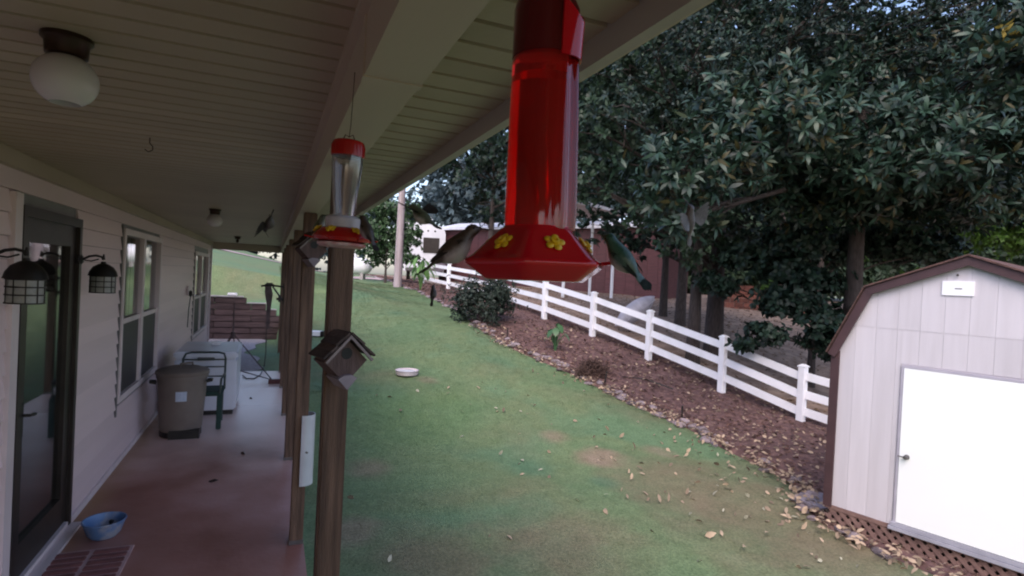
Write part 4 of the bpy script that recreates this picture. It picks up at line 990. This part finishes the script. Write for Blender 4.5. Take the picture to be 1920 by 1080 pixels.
# doormat of ribbed bars
a, b = fp(112, 1024), fp(252, 1024)
mt = thing('doormat', 'reddish ribbed doormat with pale bars on the floor at the storm door', 'doormat', (0, 0, 0))
mx0, mx1, my1 = XW+.06, b.x, b.y; my0 = my1-.62
q = MB(); q.span((mx0, my0, .0015), (mx1, my1, .012)); q.build('backing', mat('mat_pink', (.55, .36, .35), (.46, .29, .28), 12, .9, .2), mt)
M_BAR = mat('mat_bar', (.24, .095, .09), (.18, .07, .065), 14, .9, .3, obj=.15)
cw = (mx1-mx0-.062)/2
for r_ in range(8):
    for c in range(2):
        x_ = mx0+.018+c*(cw+.026); y_ = my0+.018+r_*.074
        MB().bevbox((x_+cw/2, y_+.028, .014), (cw, .052, .012), .004).build('bar', M_BAR, mt)
# blue bowl
p = fp(193, 1008); p.y += .02
bw = thing('bowl', 'old blue bowl with pale inside on the floor by the doormat', 'bowl', p)
q = MB(); q.lathe([(.0, .002), (.075, .002), (.10, .03), (.124, .10), (.130, .115), (.134, .117), (.133, .123), (.124, .122), (.116, .10), (.094, .036), (.07, .014), (0, .012)], 30, cap=False)
q.build('bowl_body', mat('blue_enamel', (.12, .22, .42), (.36, .36, .40), 9, .35, .05, lo=.5, hi=.66), bw, True)
q = MB(); q.tube([(-.02, .0, .018), (.03, .02, .06), (.035, .025, .085)], .009, 6); q.ball((.036, .026, .09), .016, 8); q.build('twig', M_BLACK, bw, True)
# trash can
p = fp(336, 824)
k_ = (p-Vector((0, 0, CAM_H))).dot(F3)/FPX; p += Vector((-.02, .24, 0))
tc_ = thing('trash_can', 'taupe round trash can with domed lid standing against the wall', 'trash can', p)
M_CAN = mat('taupe_plastic', (.19, .155, .135), (.155, .125, .11), 4, .55, .05, 30)
q = MB(); q.lathe([(0, .06), (.205, .06), (.215, .09), (.252, .66), (.262, .66), (.262, .70), (.25, .70), (.24, .67), (.2, .1), (0, .08)], 32, cap=False); can = q.build('can_body', M_CAN, tc_, True)
q = MB(); q.lathe([(.21, .0), (.212, .06), (.19, .06)], 28); q.box((.06, -.19, .045), (.30, .1, .09)); q.build('base', M_BLACK, tc_, True)
q = MB(); q.lathe([(.268, .695), (.272, .70), (.272, .735), (.25, .75), (.18, .772), (.09, .785), (0, .79)], 32); lid = q.build('lid', M_CAN, tc_, True)
q = MB(); q.tube([(-.02, -.06, .78), (-.02, -.06, .815), (.09, .04, .815), (.09, .04, .78)], .012, 8); q.build('handle', M_CAN, lid, True)
q = MB(); q.tube([(-.262, -.05, .62), (-.30, -.09, .63), (-.29, -.15, .63), (-.235, -.15, .62)], .018, 8); q.tube([(.262, .0, .62), (.30, -.03, .63), (.3, -.1, .63), (.25, -.11, .62)], .018, 8); q.build('side_handles', M_BLACK, tc_, True)
q = MB(); 
for i in range(4):
    a0_, a1_ = R(-98+i*6.5), R(-98+(i+1)*6.5); r1 = .2458; r2 = .2392
    q.add([(r1*math.cos(a0_), r1*math.sin(a0_), .53), (r1*math.cos(a1_), r1*math.sin(a1_), .53), (r2*math.cos(a1_), r2*math.sin(a1_), .42), (r2*math.cos(a0_), r2*math.sin(a0_), .42)], [(0, 1, 2, 3)])
q.build('label_patch', mat('pale_label', (.50, .56, .68), (.42, .48, .60), 40, .5), can)
# chest freezer
p = fp(440, 777)
fz_ = thing('chest_freezer', 'white chest freezer against the wall behind the green chair', 'freezer', (XW+.21, p.y, 0))
fw = p.x-XW-.21
M_FRZ = mat('white_enamel', (.70, .71, .80), (.62, .63, .70), 2, .3, .02, 30)
MB().bevbox((fw/2, .55, .395), (fw, 1.1, .67), .02).build('cabinet', M_FRZ, fz_); MB().span((.03, .03, 0), (fw-.03, 1.07, .07)).build('plinth', M_BLACK, fz_)
MB().bevbox((fw/2, .54, .785), (fw+.02, 1.14, .10), .025).build('lid', M_FRZ, fz_)
MB().bevbox((fw*.5, -.03, .745), (.2, .03, .04), .008).build('handle', M_GREYMETAL, fz_)
q = MB(); q.bevbox((0, 0, 0), (.14, .1, .05), .02); o = q.build('jar_lid', M_WHITE, None, loc=(XW+.62, p.y+.7, .861)); tag(o, 'small white lid lying on top of the chest freezer', 'lid')
# green patio chair
p = fp(412, 806)
ch = thing('patio_chair', 'green patio chair with dark tubular back in front of the freezer', 'chair', (p.x-.02, p.y+.02, 0), R(0))
M_GREEN = mat('green_mesh', (.014, .05, .042), (.01, .036, .03), 30, .6, .2); M_TUBE = mat('chair_tube', (.03, .05, .05), (.02, .034, .034), 8, .4)
q = MB(); q.bevbox((-.20, .24, .42), (.46, .46, .05), .02); q.build('seat', M_GREEN, ch)
q = MB(); q.bevbox((-.0, .015, .21), (.055, .035, .42), .008); q.build('leg', M_GREEN, ch)
for x_, y_ in ((-.42, .02), (0, .45), (-.42, .45)):
    MB().tube([(x_, y_, 0), (x_, y_, .42)], .014, 8).build('leg', M_TUBE, ch, True)
q = MB(); q.tube([(-.44, .44, .40), (-.45, .46, .78), (-.42, .465, .845), (-.36, .47, .86), (-.06, .47, .86), (.0, .465, .845), (.02, .46, .78), (.02, .44, .40)], .013, 8); q.build('back_frame', M_TUBE, ch, True)
for z in (.56, .68, .77): MB().tube([(-.445, .46, z), (.018, .46, z)], .009, 6).build('back_bar', M_TUBE, ch, True)
MB().tube([(.02, .45, .60), (.02, .2, .61), (.01, .03, .60), (0, .015, .42)], .013, 8).build('arm', M_TUBE, ch, True)
# outlet with plug and cord by the far window
p = at_x(351, 548, XW+.016)
ol = thing('wall_outlet', 'outlet on the siding with black plug and hanging cord', 'outlet', p)
MB().bevbox((.012, 0, .03), (.03, .13, .16), .006).build('cover', M_TRIM, ol); MB().bevbox((.05, 0, -.02), (.05, .07, .10), .012).build('plug', M_BLACK, ol)
MB().tube([(.05, 0, -.07), (.03, .01, -.3), (.025, 0, -p.z+.9)], .007, 6).build('cord', M_BLACK, ol, True)
# iron bracket with a hanging strap at the fourth post
py4 = 9.95
br = thing('plant_bracket', 'dark iron bracket on a far porch post with a limp strap hanging from it', 'bracket', (XP-.047, py4, 1.66))
q = MB(); q.tube([(0, 0, 0), (-.14, 0, .015), (-.30, 0, .01), (-.345, 0, -.0)], .016, 8); q.tube([(0, 0, -.24), (-.10, 0, -.10), (-.17, 0, .0)], .013, 8); q.box((-.006, 0, -.11), (.014, .04, .34)); q.build('arm', M_BLACK, br, True)
q = MB(); q.bevbox((-.22, 0, .03), (.14, .06, .06), .02); q.bevbox((-.06, .0, -.20), (.10, .07, .10), .03); q.build('clamp', M_BLACK, br)
q = MB(); q.prism([(-.29, .02), (-.20, .03), (-.165, -.12), (-.185, -.36), (-.195, -.68), (-.235, -.72), (-.255, -.66), (-.25, -.3), (-.285, -.12)], -.012, .012, 'y'); q.build('strap', mat('strap_canvas', (.12, .085, .085), (.07, .05, .05), 9, .9, .3), br)
# metal tripod standing beyond the freezer
p = fp(512, 716)
zt = (p-Vector((0, 0, CAM_H))).dot(F3)
apex = at(437, 622, zt*1.03)
td = thing('antenna_tripod', 'thin rusty metal tripod with upright rod standing at the porch end', 'tripod', (apex.x, apex.y, 0))
M_RUST = mat('rust_rod', (.12, .09, .10), (.07, .05, .055), 9, .6, metal=.4)
ah = apex.z
MB().tube([(0, 0, ah-.12), (0, 0, ah+.52)], .011, 8).build('rod', M_RUST, td, True)
q = MB(); q.lathe([(.03, ah-.1), (.036, ah-.05), (.03, ah)], 10); q.build('hub', M_RUST, td)
fx_, fy_ = p.x-apex.x, p.y-apex.y
for lx, ly in ((fx_, fy_), (-.42, -.1), (-.3, .42), (.1, .35)): MB().tube([(0, 0, ah-.03), (lx, ly, .012)], .010, 8).build('leg', M_RUST, td, True)
MB().tube([(fx_, fy_, .03), (-.42, -.1, .30)], .009, 6).build('brace', M_RUST, td, True)
# black cord on the bright floor and a brick by the post
c0 = fp(493, 690)
q = MB(); q.tube([Vector((c0.x+.02, c0.y+.1, 1.0)), Vector((c0.x+.04, c0.y+.05, .3)), Vector((c0.x+.02, c0.y, .02)), fp(488, 704)+Vector((0, 0, .012)), fp(476, 711)+Vector((0, 0, .012)), fp(462, 711)+Vector((0, 0, .012)), fp(455, 706)+Vector((0, 0, .02))], .009, 8)
o = q.build('power_cord', M_BLACK, None, True); tag(o, 'dark cord dangling and curling on the bright far porch floor', 'cord')
q = MB().bevbox((0, 0, .035), (.22, .10, .07), .008); p = fp(516, 719); o = q.build('loose_brick', mat('old_brick', (.14, .06, .06), (.10, .04, .04), 12, .9, .3), None, loc=(p.x, p.y, .0)); tag(o, 'dark red brick on the floor beside a far porch post', 'brick')
# ================================================================== hummingbird feeders
def plastic(name, col, tr, rough=.06, ior=1.45, spec=.5):
    m_ = mat(name, col, col, 1, rough, trans=tr, ior=ior, spec=spec); return m_
M_REDP = plastic('red_plastic', (.40, .004, .010), .0, .07)
M_REDT = plastic('red_clear', (.85, .016, .016), .80, .04, 1.42)
M_NECT = plastic('red_nectar', (.70, .008, .008), .8, .06, 1.33)
M_CAPR = plastic('dark_red_cap', (.10, .003, .006), .25, .16)
M_YEL = mat('yellow_flower', (.62, .40, .012), (.55, .34, .01), 6, .4)
def flower(r=1.0):
    q = MB()
    for k in range(5):
        a = k*math.pi*.4+.3; q.ball((.0074*r*math.cos(a), .0074*r*math.sin(a), .0012), (.0048*r, .0044*r, .0022*r), 12, Matrix.Rotation(a, 3, 'Z'))
    q.lathe([(.0055*r, 0), (.005*r, .0055*r), (.003*r, .006*r), (.0018*r, .003*r), (0, .003*r)], 12); return q
fme = flower().mesh('flower', True)
def put(o, loc, nrm_, twist=0):
    z = Vector(nrm_).normalized(); x = Vector((0, 0, 1)).cross(z).normalized(); y = z.cross(x)
    o.matrix_basis = Matrix.Translation(loc) @ Matrix((x, y, z)).transposed().to_4x4() @ Matrix.Rotation(twist, 4, 'Z')
k1 = .655/FPX                            # metres per pixel at the near feeder
f1 = thing('hummingbird_feeder', 'large red hummingbird feeder with yellow flowers hanging closest to the viewer', 'feeder', at(1004, 527, .655))
u = lambda px: px*k1
f1.rotation_euler = (F3*1).to_track_quat('Y', 'Z').to_euler(); f1.rotation_euler = (0, -R(.8)+R(0), -YAW)
# hexagonal base: corners so that one edge faces slightly right of the viewer
rot = R(-43)
hexa = lambda r_, z: [(r_*math.cos(rot+k*math.pi/3), r_*math.sin(rot+k*math.pi/3), z) for k in range(6)]
def hexlathe(prof):
    q = MB(); V = []
    for r_, z in prof: V += hexa(r_, z)
    Fq = [(i*6+k, i*6+(k+1) % 6, (i+1)*6+(k+1) % 6, (i+1)*6+k) for i in range(len(prof)-1) for k in range(6)]
    q.add(V, Fq + [tuple(range(5, -1, -1)), tuple(range(len(prof)*6-6, len(prof)*6))]); return q
def round_hex(prof, n=72, w_=.80):
    q = MB(); V = []
    for r_, z_, hx in prof:              # hx = how hexagonal this ring is
        for k in range(n):
            a = rot + 2*math.pi*k/n; m6 = ((a-rot) % (math.pi/3)) - math.pi/6; rh = math.cos(math.pi/6)/math.cos(m6)
            rh = min(rh, .975); kk = 1-hx + hx*rh
            V.append((r_*kk*math.cos(a), r_*kk*math.sin(a), z_))
    m_ = len(prof); q.add(V, [(i*n+k, i*n+(k+1) % n, (i+1)*n+(k+1) % n, (i+1)*n+k) for i in range(m_-1) for k in range(n)] + [tuple(range(n-1, -1, -1)), tuple(range((m_-1)*n, m_*n))]); return q
q = round_hex([(u(80), u(0), 1), (u(97), u(0.5), 1), (u(102), u(3), 1), (u(134), u(25), 1), (u(138), u(28), 1), (u(139), u(32), 1), (u(138), u(36), 1), (u(134), u(39), 1), (u(126), u(44), 1), (u(82), u(86), 1), (u(72), u(94), .6), (u(66), u(97), .2), (u(64), u(100), 0)])
fb_ = q.build('feeder_base', M_REDP, f1, True)
for k in range(6):
    a = rot + math.pi/6 + k*math.pi/3; ap = math.cos(math.pi/6); r_ = u(104)*ap
    o = link('flower', fme, M_YEL, f1); sl_a = math.atan2(51, 46)
    put(o, (r_*math.cos(a), r_*math.sin(a), u(65)+.001), (math.cos(a)*math.cos(R(42)), math.sin(a)*math.cos(R(42)), math.sin(R(42))), k*.7)
    o.scale = (1.0, 1.0, 1.0)
for a in (R(180-6), R(-4)):
    q = MB(); ca, sa = math.cos(a), math.sin(a); P = lambda r_, s_, z: (r_*ca-s_*sa, r_*sa+s_*ca, z)
    pts = [P(u(120), u(-16), u(32)), P(u(150), u(-11), u(36)), P(u(186), u(-10), u(38)), P(u(186), u(10), u(38)), P(u(150), u(11), u(36)), P(u(120), u(16), u(32))]
    n = len(pts); q.add(pts + [(x_, y_, z_+.004) for x_, y_, z_ in pts], [tuple(range(n-1, -1, -1)), tuple(range(n, 2*n))] + [(i, (i+1) % n, n+(i+1) % n, n+i) for i in range(n)])
    q.build('perch', M_REDP, f1)
# bottle: round tube with a moulded rib along its right side
def bottle_ring(r_, z, rib, n=96):
    out = []
    for k in range(n):
        a = 2*math.pi*k/n; dg = math.degrees(math.atan2(math.sin(a), math.cos(a))); e = rib*(.75*math.exp(-((dg+52)/10)**2) + 1.15*math.exp(-((dg+17)/12)**2)); out.append(((r_+e)*math.cos(a), (r_+e)*math.sin(a), z))
    return out
def rings(prof, n=96):
    q = MB(); V = []
    for r_, z, rb in prof: V += bottle_ring(r_, z, rb, n)
    m_ = len(prof); q.add(V, [(i*n+k, i*n+(k+1) % n, (i+1)*n+(k+1) % n, (i+1)*n+k) for i in range(m_-1) for k in range(n)] + [tuple(range(n-1, -1, -1)), tuple(range((m_-1)*n, m_*n))]); return q
rings([(u(62), u(94), u(8)), (u(62), u(130), u(10)), (u(60), u(300), u(9)), (u(58), u(408), u(8)), (u(57), u(412), u(7))]).build('bottle', M_REDT, f1, True)
rings([(u(54), u(98), u(4)), (u(54), u(300), u(4)), (u(51.5), u(376), u(3))]).build('nectar', M_NECT, f1, True)
rings([(u(50), u(410), u(6)), (u(58.5), u(412), u(8)), (u(57.5), u(500), u(7)), (u(53), u(518), u(4)), (u(44), u(524), 0), (u(20), u(527), 0)]).build('cap', M_CAPR, f1, True)
q = MB(); V = []; nw = 12                 # curved fin of the cap with a notched top
for k in range(nw+1):
    t_ = k/nw; a_ = R(-62+70*t_); zt_ = u(470 + 34*abs(2*t_-1)**1.2); ro = u(64 + 9*math.sin(math.pi*t_)); ri = ro-u(4)
    for rr_, zz_ in ((ro, u(404)), (ro+u(4), zt_), (ri+u(4), zt_), (ri, u(404))): V.append((rr_*math.cos(a_), rr_*math.sin(a_), zz_))
q.add(V, [(k*4+j, k*4+(j+1) % 4, k*4+4+(j+1) % 4, k*4+4+j) for k in range(nw) for j in range(4)] + [(0, 1, 2, 3), (nw*4+3, nw*4+2, nw*4+1, nw*4)])
q.build('cap_wing', M_REDP, f1, True)
hg = f1.location.copy(); top = 2.437 - hg.z
q = MB(); q.tube([(0, 0, u(526)), (.006, 0, u(560)), (0, 0, top-.03), (.0, 0, top)], .0018, 6); q.tube([(-.02, 0, u(522)), (0, 0, u(545)), (.02, 0, u(522))], .002, 6); q.build('hanger_wire', M_BRONZE, f1, True)

# smaller feeder on the beam
k2 = 1.3/FPX
b2 = at(640, 460, 1.3)
f2 = thing('hummingbird_feeder', 'smaller clear hummingbird feeder with red cap and red flowered dish hanging from the beam', 'feeder', b2, -YAW)
f2.rotation_euler = (0, R(1.5), -YAW)
v = lambda px: px*k2
M_CLEAR = plastic('clear_plastic', (.94, .93, .96), .95, .06, 1.42)
M_REDO = mat('red_dish', (.36, .010, .008), (.30, .008, .006), 8, .25)
M_MILK = mat('milky_collar', (.60, .57, .63), (.52, .49, .55), 6, .3, trans=.3)
q = MB(); q.lathe([(0, v(-4)), (v(38), v(-4)), (v(44), v(0)), (v(44), v(4)), (v(36), v(5))], 28); q.build('drip_tray', mat('pink_tray', (.52, .42, .44), (.38, .10, .10), 30, .4), f2, True)
q = MB(); q.lathe([(v(36), v(5)), (v(50), v(8)), (v(53), v(14)), (v(50), v(20)), (v(40), v(30)), (v(30), v(33))], 28); q.build('dish', M_REDO, f2, True)
q = MB(); q.lathe([(v(31), v(33)), (v(32), v(50)), (v(27), v(54)), (v(24), v(55))], 28); q.build('collar', M_MILK, f2, True)
q = MB(); pr = [(v(19), v(52)), (v(19.5), v(66)), (v(22), v(90)), (v(26), v(125)), (v(28), v(150)), (v(28), v(167))]; q.lathe(pr + [(r_-v(1.6), z_) for r_, z_ in pr[::-1]], 32, cap=False); q.build('bottle', M_CLEAR, f2, True)
q = MB(); q.lathe([(v(27), v(165)), (v(30), v(166)), (v(30), v(188)), (v(28), v(193)), (v(24), v(195)), (0, v(196))], 32); capo = q.build('cap', M_REDO, f2, True)
q = MB()
for k in range(28):
    a = 2*math.pi*k/28; q.box((v(30.2)*math.cos(a), v(30.2)*math.sin(a), v(177)), (.0016, .0016, v(18)), Matrix.Rotation(a, 3, 'Z'))
q.build('grip_ribs', M_REDO, capo)
for k in range(6):
    a = k*math.pi/3+R(20); o = link('flower', fme, M_YEL, f2); put(o, (v(44)*math.cos(a), v(44)*math.sin(a), v(27)), (math.cos(a)*.6, math.sin(a)*.6, .8), k*.4); o.scale = (1.05,)*3
for k in range(6):
    a = k*math.pi/3+R(20); q = MB(); q.tube([(v(50)*math.cos(a), v(50)*math.sin(a), v(10)), (v(66)*math.cos(a), v(66)*math.sin(a), v(13))], .002, 6); q.build('perch', M_REDO, f2, True)
hookp = (f2.matrix_basis.inverted() @ Vector((XB0-.002, b2.y-.004, 2.405)))
q = MB(); q.tube([(-v(12), 0, v(195)), (-v(7), 0, v(207)), (0, 0, v(203)), (v(7), 0, v(207)), (v(12), 0, v(195))], .0014, 6); q.tube([(0, 0, v(203)), (.002, .0, v(225)), hookp], .0009, 6); q.build('hanger_wire', M_BRONZE, f2, True)

# ================================================================== birdhouses
M_BH = mat('birdhouse_wood', (.12, .075, .068), (.062, .038, .035), 6, .85, .3, 30, (8, 1, 1), lo=.3, hi=.7, obj=.1)
M_SHAKE = mat('shake_wood', (.085, .058, .052), (.045, .03, .027), 8, .9, .4, 40, obj=.2)
M_HOLE = mat('dark_hole', (.006, .005, .005))
def birdhouse(label, loc, s, rz):
    t = thing('birdhouse', label, 'birdhouse', loc, rz, 'small wooden birdhouses on the porch posts')
    h = .085*s; D = .12*s                # front faces -y; square turned on its corner
    q = MB(); w_ = .1*s; q.prism([(0, -w_), (w_, 0), (0, w_), (-w_, 0)], -D, 0, 'y'); bx = q.build('box', M_BH, t)
    q = MB(); q.tube([(0, -D-.0015, .035*s), (0, -D+.004, .035*s)], .026*s, 18); q.build('entrance_hole', M_HOLE, bx)
    # two roof boards, the left one of overlapping strips
    c = math.sqrt(.5)
    for sx in (-1, 1):
        for k in range(4):
            a0_ = .000+k*.038*s; a1_ = a0_+.042*s; z0 = .122*s; e = .004*s*(3-k)*0
            th_ = .011*s
            p0 = Vector((sx*a0_*c*1.0, 0, z0-a0_*c)); p1 = Vector((sx*a1_*c, 0, z0-a1_*c)); n_ = Vector((sx*c, 0, c))
            lift = n_*(.004*s*(1 if k % 2 else 0) + .003*s)
            poly = [p0+lift, p1+lift+n_*.004*s, p1+lift+n_*(th_+.003*s), p0+lift+n_*th_]
            MB().prism([(q_.x, q_.z) for q_ in poly], -D-.035*s, .0, 'y').build('roof_slat', M_SHAKE, t)
        MB().prism([(sx*.0, .121*s), (sx*.162*s*c, .121*s-.162*s*c), (sx*.162*s*c-sx*.008*s, .113*s-.162*s*c), (sx*.0, .105*s)], -D-.036*s, -D-.024*s, 'y').build('barge_board', mat('worn_barge', (.26, .21, .20), (.17, .13, .13), 12, .8), t)
    q = MB(); q.prism([(0, -.125*s), (.045*s, -.075*s), (.02*s, -.06*s), (-.02*s, -.06*s), (-.045*s, -.075*s)], -D-.02*s, -.01, 'y'); q.build('foot_block', mat('pale_block', (.27, .23, .25), (.2, .16, .18), 12, .8), t)
pf = Vector((XP, 2.25, 0)); zf = at(640, 672, (pf).dot(F3)).z
birdhouse('wooden birdhouse with slatted roof on the nearest porch post', (XP-.004, 2.25-.050, zf+.008), .82, R(20))
birdhouse('small birdhouse high on the second post behind the clear feeder', (XP-.008, 4.24-.050, at(572, 468, 3.9).z), .95, R(16))

# ================================================================== hummingbirds
def birdmat(name, back, belly, rough=.45, z0=-.3, z1=.35, throat=None):
    m_ = bpy.data.materials.new(name); m_.use_nodes = True; t = m_.node_tree; N, L = t.nodes, t.links; b = N['Principled BSDF']; b.inputs['Roughness'].default_value = rough
    tc = N.new('ShaderNodeTexCoord'); sp_ = N.new('ShaderNodeSeparateXYZ'); L.new(tc.outputs['Object'], sp_.inputs[0])
    no = N.new('ShaderNodeTexNoise'); no.inputs['Scale'].default_value = 260; no.inputs['Detail'].default_value = 3; L.new(tc.outputs['Object'], no.inputs[0])
    ad = N.new('ShaderNodeMath'); ad.operation = 'MULTIPLY_ADD'; L.new(no.outputs['Fac'], ad.inputs[0]); ad.inputs[1].default_value = .006; tx = N.new('ShaderNodeMapRange'); tx.inputs[1].default_value = -.018; tx.inputs[2].default_value = -.034; tx.inputs[4].default_value = .02; L.new(sp_.outputs['X'], tx.inputs[0])
    az = N.new('ShaderNodeMath'); az.operation = 'ADD'; L.new(sp_.outputs['Z'], az.inputs[0]); L.new(tx.outputs[0], az.inputs[1]); L.new(az.outputs[0], ad.inputs[2])
    mr = N.new('ShaderNodeMapRange'); mr.inputs[1].default_value = -.004+.003; mr.inputs[2].default_value = .004+.003; L.new(ad.outputs[0], mr.inputs[0])
    rp = N.new('ShaderNodeValToRGB'); rp.color_ramp.elements[0].color = (*belly, 1); rp.color_ramp.elements[1].color = (*back, 1); L.new(mr.outputs[0], rp.inputs[0]); L.new(rp.outputs[0], b.inputs['Base Color'])
    bp = N.new('ShaderNodeBump'); bp.inputs['Strength'].default_value = .4; bp.inputs['Distance'].default_value = .002; L.new(no.outputs['Fac'], bp.inputs['Height']); L.new(bp.outputs[0], b.inputs['Normal'])
    return m_
# rings along the spine: x, z, half width, half height
SPINE = [(-.052, -.006, .0065, .0010), (-.044, -.0045, .0078, .0014), (-.034, -.002, .0062, .0025), (-.027, -.0005, .0072, .0062), (-.019, -.0008, .0112, .0112), (-.009, -.0012, .0142, .0150), (.001, -.0002, .0145, .0152),
         (.010, .0030, .0118, .0122), (.0165, .0070, .0090, .0090), (.021, .0098, .0080, .0080), (.026, .0106, .0076, .0073), (.030, .0098, .0056, .0053), (.0325, .0086, .0023, .0022), (.0355, .0066, .0012, .0011), (.043, .0015, .0009, .0008), (.0505, -.0042, .0005, .0005)]
def bird_body():
    q = MB(); n = 14; V = []
    for x_, z_, ry_, rz_ in SPINE:
        for k in range(n):
            a = 2*math.pi*k/n; V.append((x_, ry_*math.cos(a), z_+rz_*math.sin(a)))
    m_ = len(SPINE); q.add(V, [(i*n+k, i*n+(k+1) % n, (i+1)*n+(k+1) % n, (i+1)*n+k) for i in range(m_-1) for k in range(n)] + [tuple(range(n-1, -1, -1)), tuple(range((m_-1)*n, m_*n))]); return q
def wing(side, folded):
    q = MB(); nf = 8
    for k in range(nf):
        t = k/(nf-1)
        if folded: a = R(176-10*t); L_ = .046*(1-.32*t); root = Vector((.008-.004*t, side*(.0135-.003*t), .0065+.001*t)); d_ = Vector((math.cos(a), side*(-.10+.05*t), -.10-.05*t)).normalized(); up = Vector((0, side, .6)).normalized(); w_ = .0036
        else: a = R(72+62*t); L_ = .052*(1-.5*t**1.2); root = Vector((.008-.010*t, side*.011, .007)); d_ = Vector((math.cos(a), side*math.sin(a), .32)).normalized(); up = Vector((-.2, 0, 1)).normalized(); w_ = .0058
        s_ = d_.cross(up).normalized(); n_ = s_.cross(d_).normalized(); off = n_*(.00025*k)
        pts = []
        for uu, ww in ((0, .35), (.35, .9), (.75, 1), (.93, .7), (1, .1)):
            c = root + d_*L_*uu + off - n_*(.002*uu*uu); pts += [c - s_*w_*ww/2*1.6, c + s_*w_*ww/2*1.6]
        N_ = len(pts); bot = [p_ - n_*.0003 for p_ in pts]
        F_ = [(2*i, 2*i+1, 2*i+3, 2*i+2) for i in range(4)]; q.add(pts+bot, F_ + [tuple(N_+j for j in f_[::-1]) for f_ in F_] + [(0, 2, N_+2, N_+0), (2, 4, N_+4, N_+2), (4, 6, N_+6, N_+4), (6, 8, N_+8, N_+6), (1, N_+1, N_+3, 3), (3, N_+3, N_+5, 5), (5, N_+5, N_+7, 7), (7, N_+7, N_+9, 9), (8, 9, N_+9, N_+8)])
    return q
M_EYE = mat('bird_eye', (.004, .004, .004), (.004, .004, .004), 1, .08)
M_FEET = mat('bird_feet', (.02, .016, .014))
BODY = bird_body().mesh('bird_body', True); BODY.polygons.foreach_set('use_smooth', [True]*len(BODY.polygons))
def bird(label, loc, fwd, up, s, mb, mw, folded, perched=False):
    fwd = Vector(fwd).normalized(); up = (Vector(up) - fwd*Vector(up).dot(fwd)).normalized(); lf = up.cross(fwd)
    t = thing('hummingbird', label, 'hummingbird', loc, 0, 'hummingbirds at and around the feeders')
    t.matrix_world = Matrix.Translation(loc) @ Matrix((fwd, lf, up)).transposed().to_4x4() @ Matrix.Scale(s, 4)
    me = BODY.copy(); link('bird_body', me, mb, t)
    for sd_ in (-1, 1):
        wing(sd_, folded).build('wing', mw, t)
        q = MB(); q.ball((.0262, sd_*.0069, .0122), .0014, 10); q.build('eye', M_EYE, t, True)
    tl = MB()
    for k in range(-2, 3):
        d_ = Vector((-1, k*.10, -.12)).normalized(); s0 = Vector((-.036, k*.0014, -.002-.0003*abs(k))); s_ = Vector((0, 1, 0)); L_ = .026-.002*abs(k)
        pts = [s0-s_*.002, s0+s_*.002, s0+d_*L_*.8+s_*.0032, s0+d_*L_, s0+d_*L_*.8-s_*.0032]; tl.add(pts+[p_-Vector((0, 0, .0005)) for p_ in pts], [(0, 1, 2, 3, 4), (9, 8, 7, 6, 5)] + [(i, 5+i, 5+(i+1) % 5, (i+1) % 5) for i in range(5)])
    tl.build('tail', mw, t)
    if perched:
        q = MB()
        for sd_ in (-1, 1): q.tube([(-.004, sd_*.004, -.008), (-.002, sd_*.004, -.0135), (.003, sd_*.004, -.0135)], .0006, 5)
        q.build('feet', M_FEET, t)
    return t
B_BROWN = birdmat('brown_plumage', (.040, .025, .018), (.27, .235, .235)); W_DARK = mat('dark_feather', (.014, .011, .010), (.03, .023, .021), 150, .6, spec=.2)
B_GREEN = birdmat('green_plumage', (.014, .052, .030), (.30, .29, .27), .3); W_GREEN = mat('green_feather', (.010, .015, .013), (.022, .032, .028), 150, .7, spec=.1)
B_PALE = birdmat('pale_plumage', (.085, .07, .07), (.30, .255, .235)); W_GREY = mat('grey_feather', (.07, .06, .062), (.11, .10, .10), 150, .5)
B_OLIVE = birdmat('olive_plumage', (.06, .07, .04), (.30, .29, .25)); B_BLACK = birdmat('sooty_plumage', (.02, .016, .015), (.06, .05, .05))
RT = Vector(r0); UP = Vector((0, 0, 1)); FW = Vector((math.sin(YAW), math.cos(YAW), 0))
bird('brown hummingbird perched left of the red feeder sipping', at(860, 464, .63), RT*.84+UP*.50+FW*.05, UP*.95-RT*.3-FW*.15, .95, B_BROWN, W_DARK, True, True)
bird('green backed hummingbird perched right of the red feeder', at(1161, 480, .62), -RT*.66+UP*.62+FW*.28, UP*.5+RT*.35-FW*.75, .84, B_GREEN, W_GREEN, True, True)
bird('pale hummingbird hovering upright before the dark trees', at(1290, 412, .95), -RT*.26+UP*.92-FW*.2, RT*.5-FW*.7+UP*.2, .78, B_PALE, W_GREY, False)
bird('dark hummingbird hovering under the porch ceiling', at(505, 421, 1.9), -RT*.30-UP*.75+FW*.5, UP*.5-RT*.6-FW*.3, 1.05, B_BLACK, W_DARK, False)
bird('olive hummingbird hovering in front of the utility pole', at(788, 405, 1.15), -RT*.78+UP*.36+FW*.35, UP*.9+RT*.35-FW*.3, .95, B_OLIVE, W_DARK, False)
bird('hummingbird clinging to the right side of the clear feeder', at(686, 430, 1.25), -RT*.55+UP*.72+FW*.25, UP*.5+RT*.6-FW*.5, .98, B_BROWN, W_DARK, True, True)
bird('small dark hummingbird hovering low over the mulch edge', at(813, 549, 2.3), RT*.15+UP*.9+FW*.2, -RT*.5-FW*.7, .95, B_BLACK, W_DARK, True)
bird('hummingbird perched behind the left side of the clear feeder', at(600, 424, 1.36), RT*.5+UP*.55-FW*.1, UP*.6-RT*.6-FW*.3, .9, B_OLIVE, W_DARK, True, True)
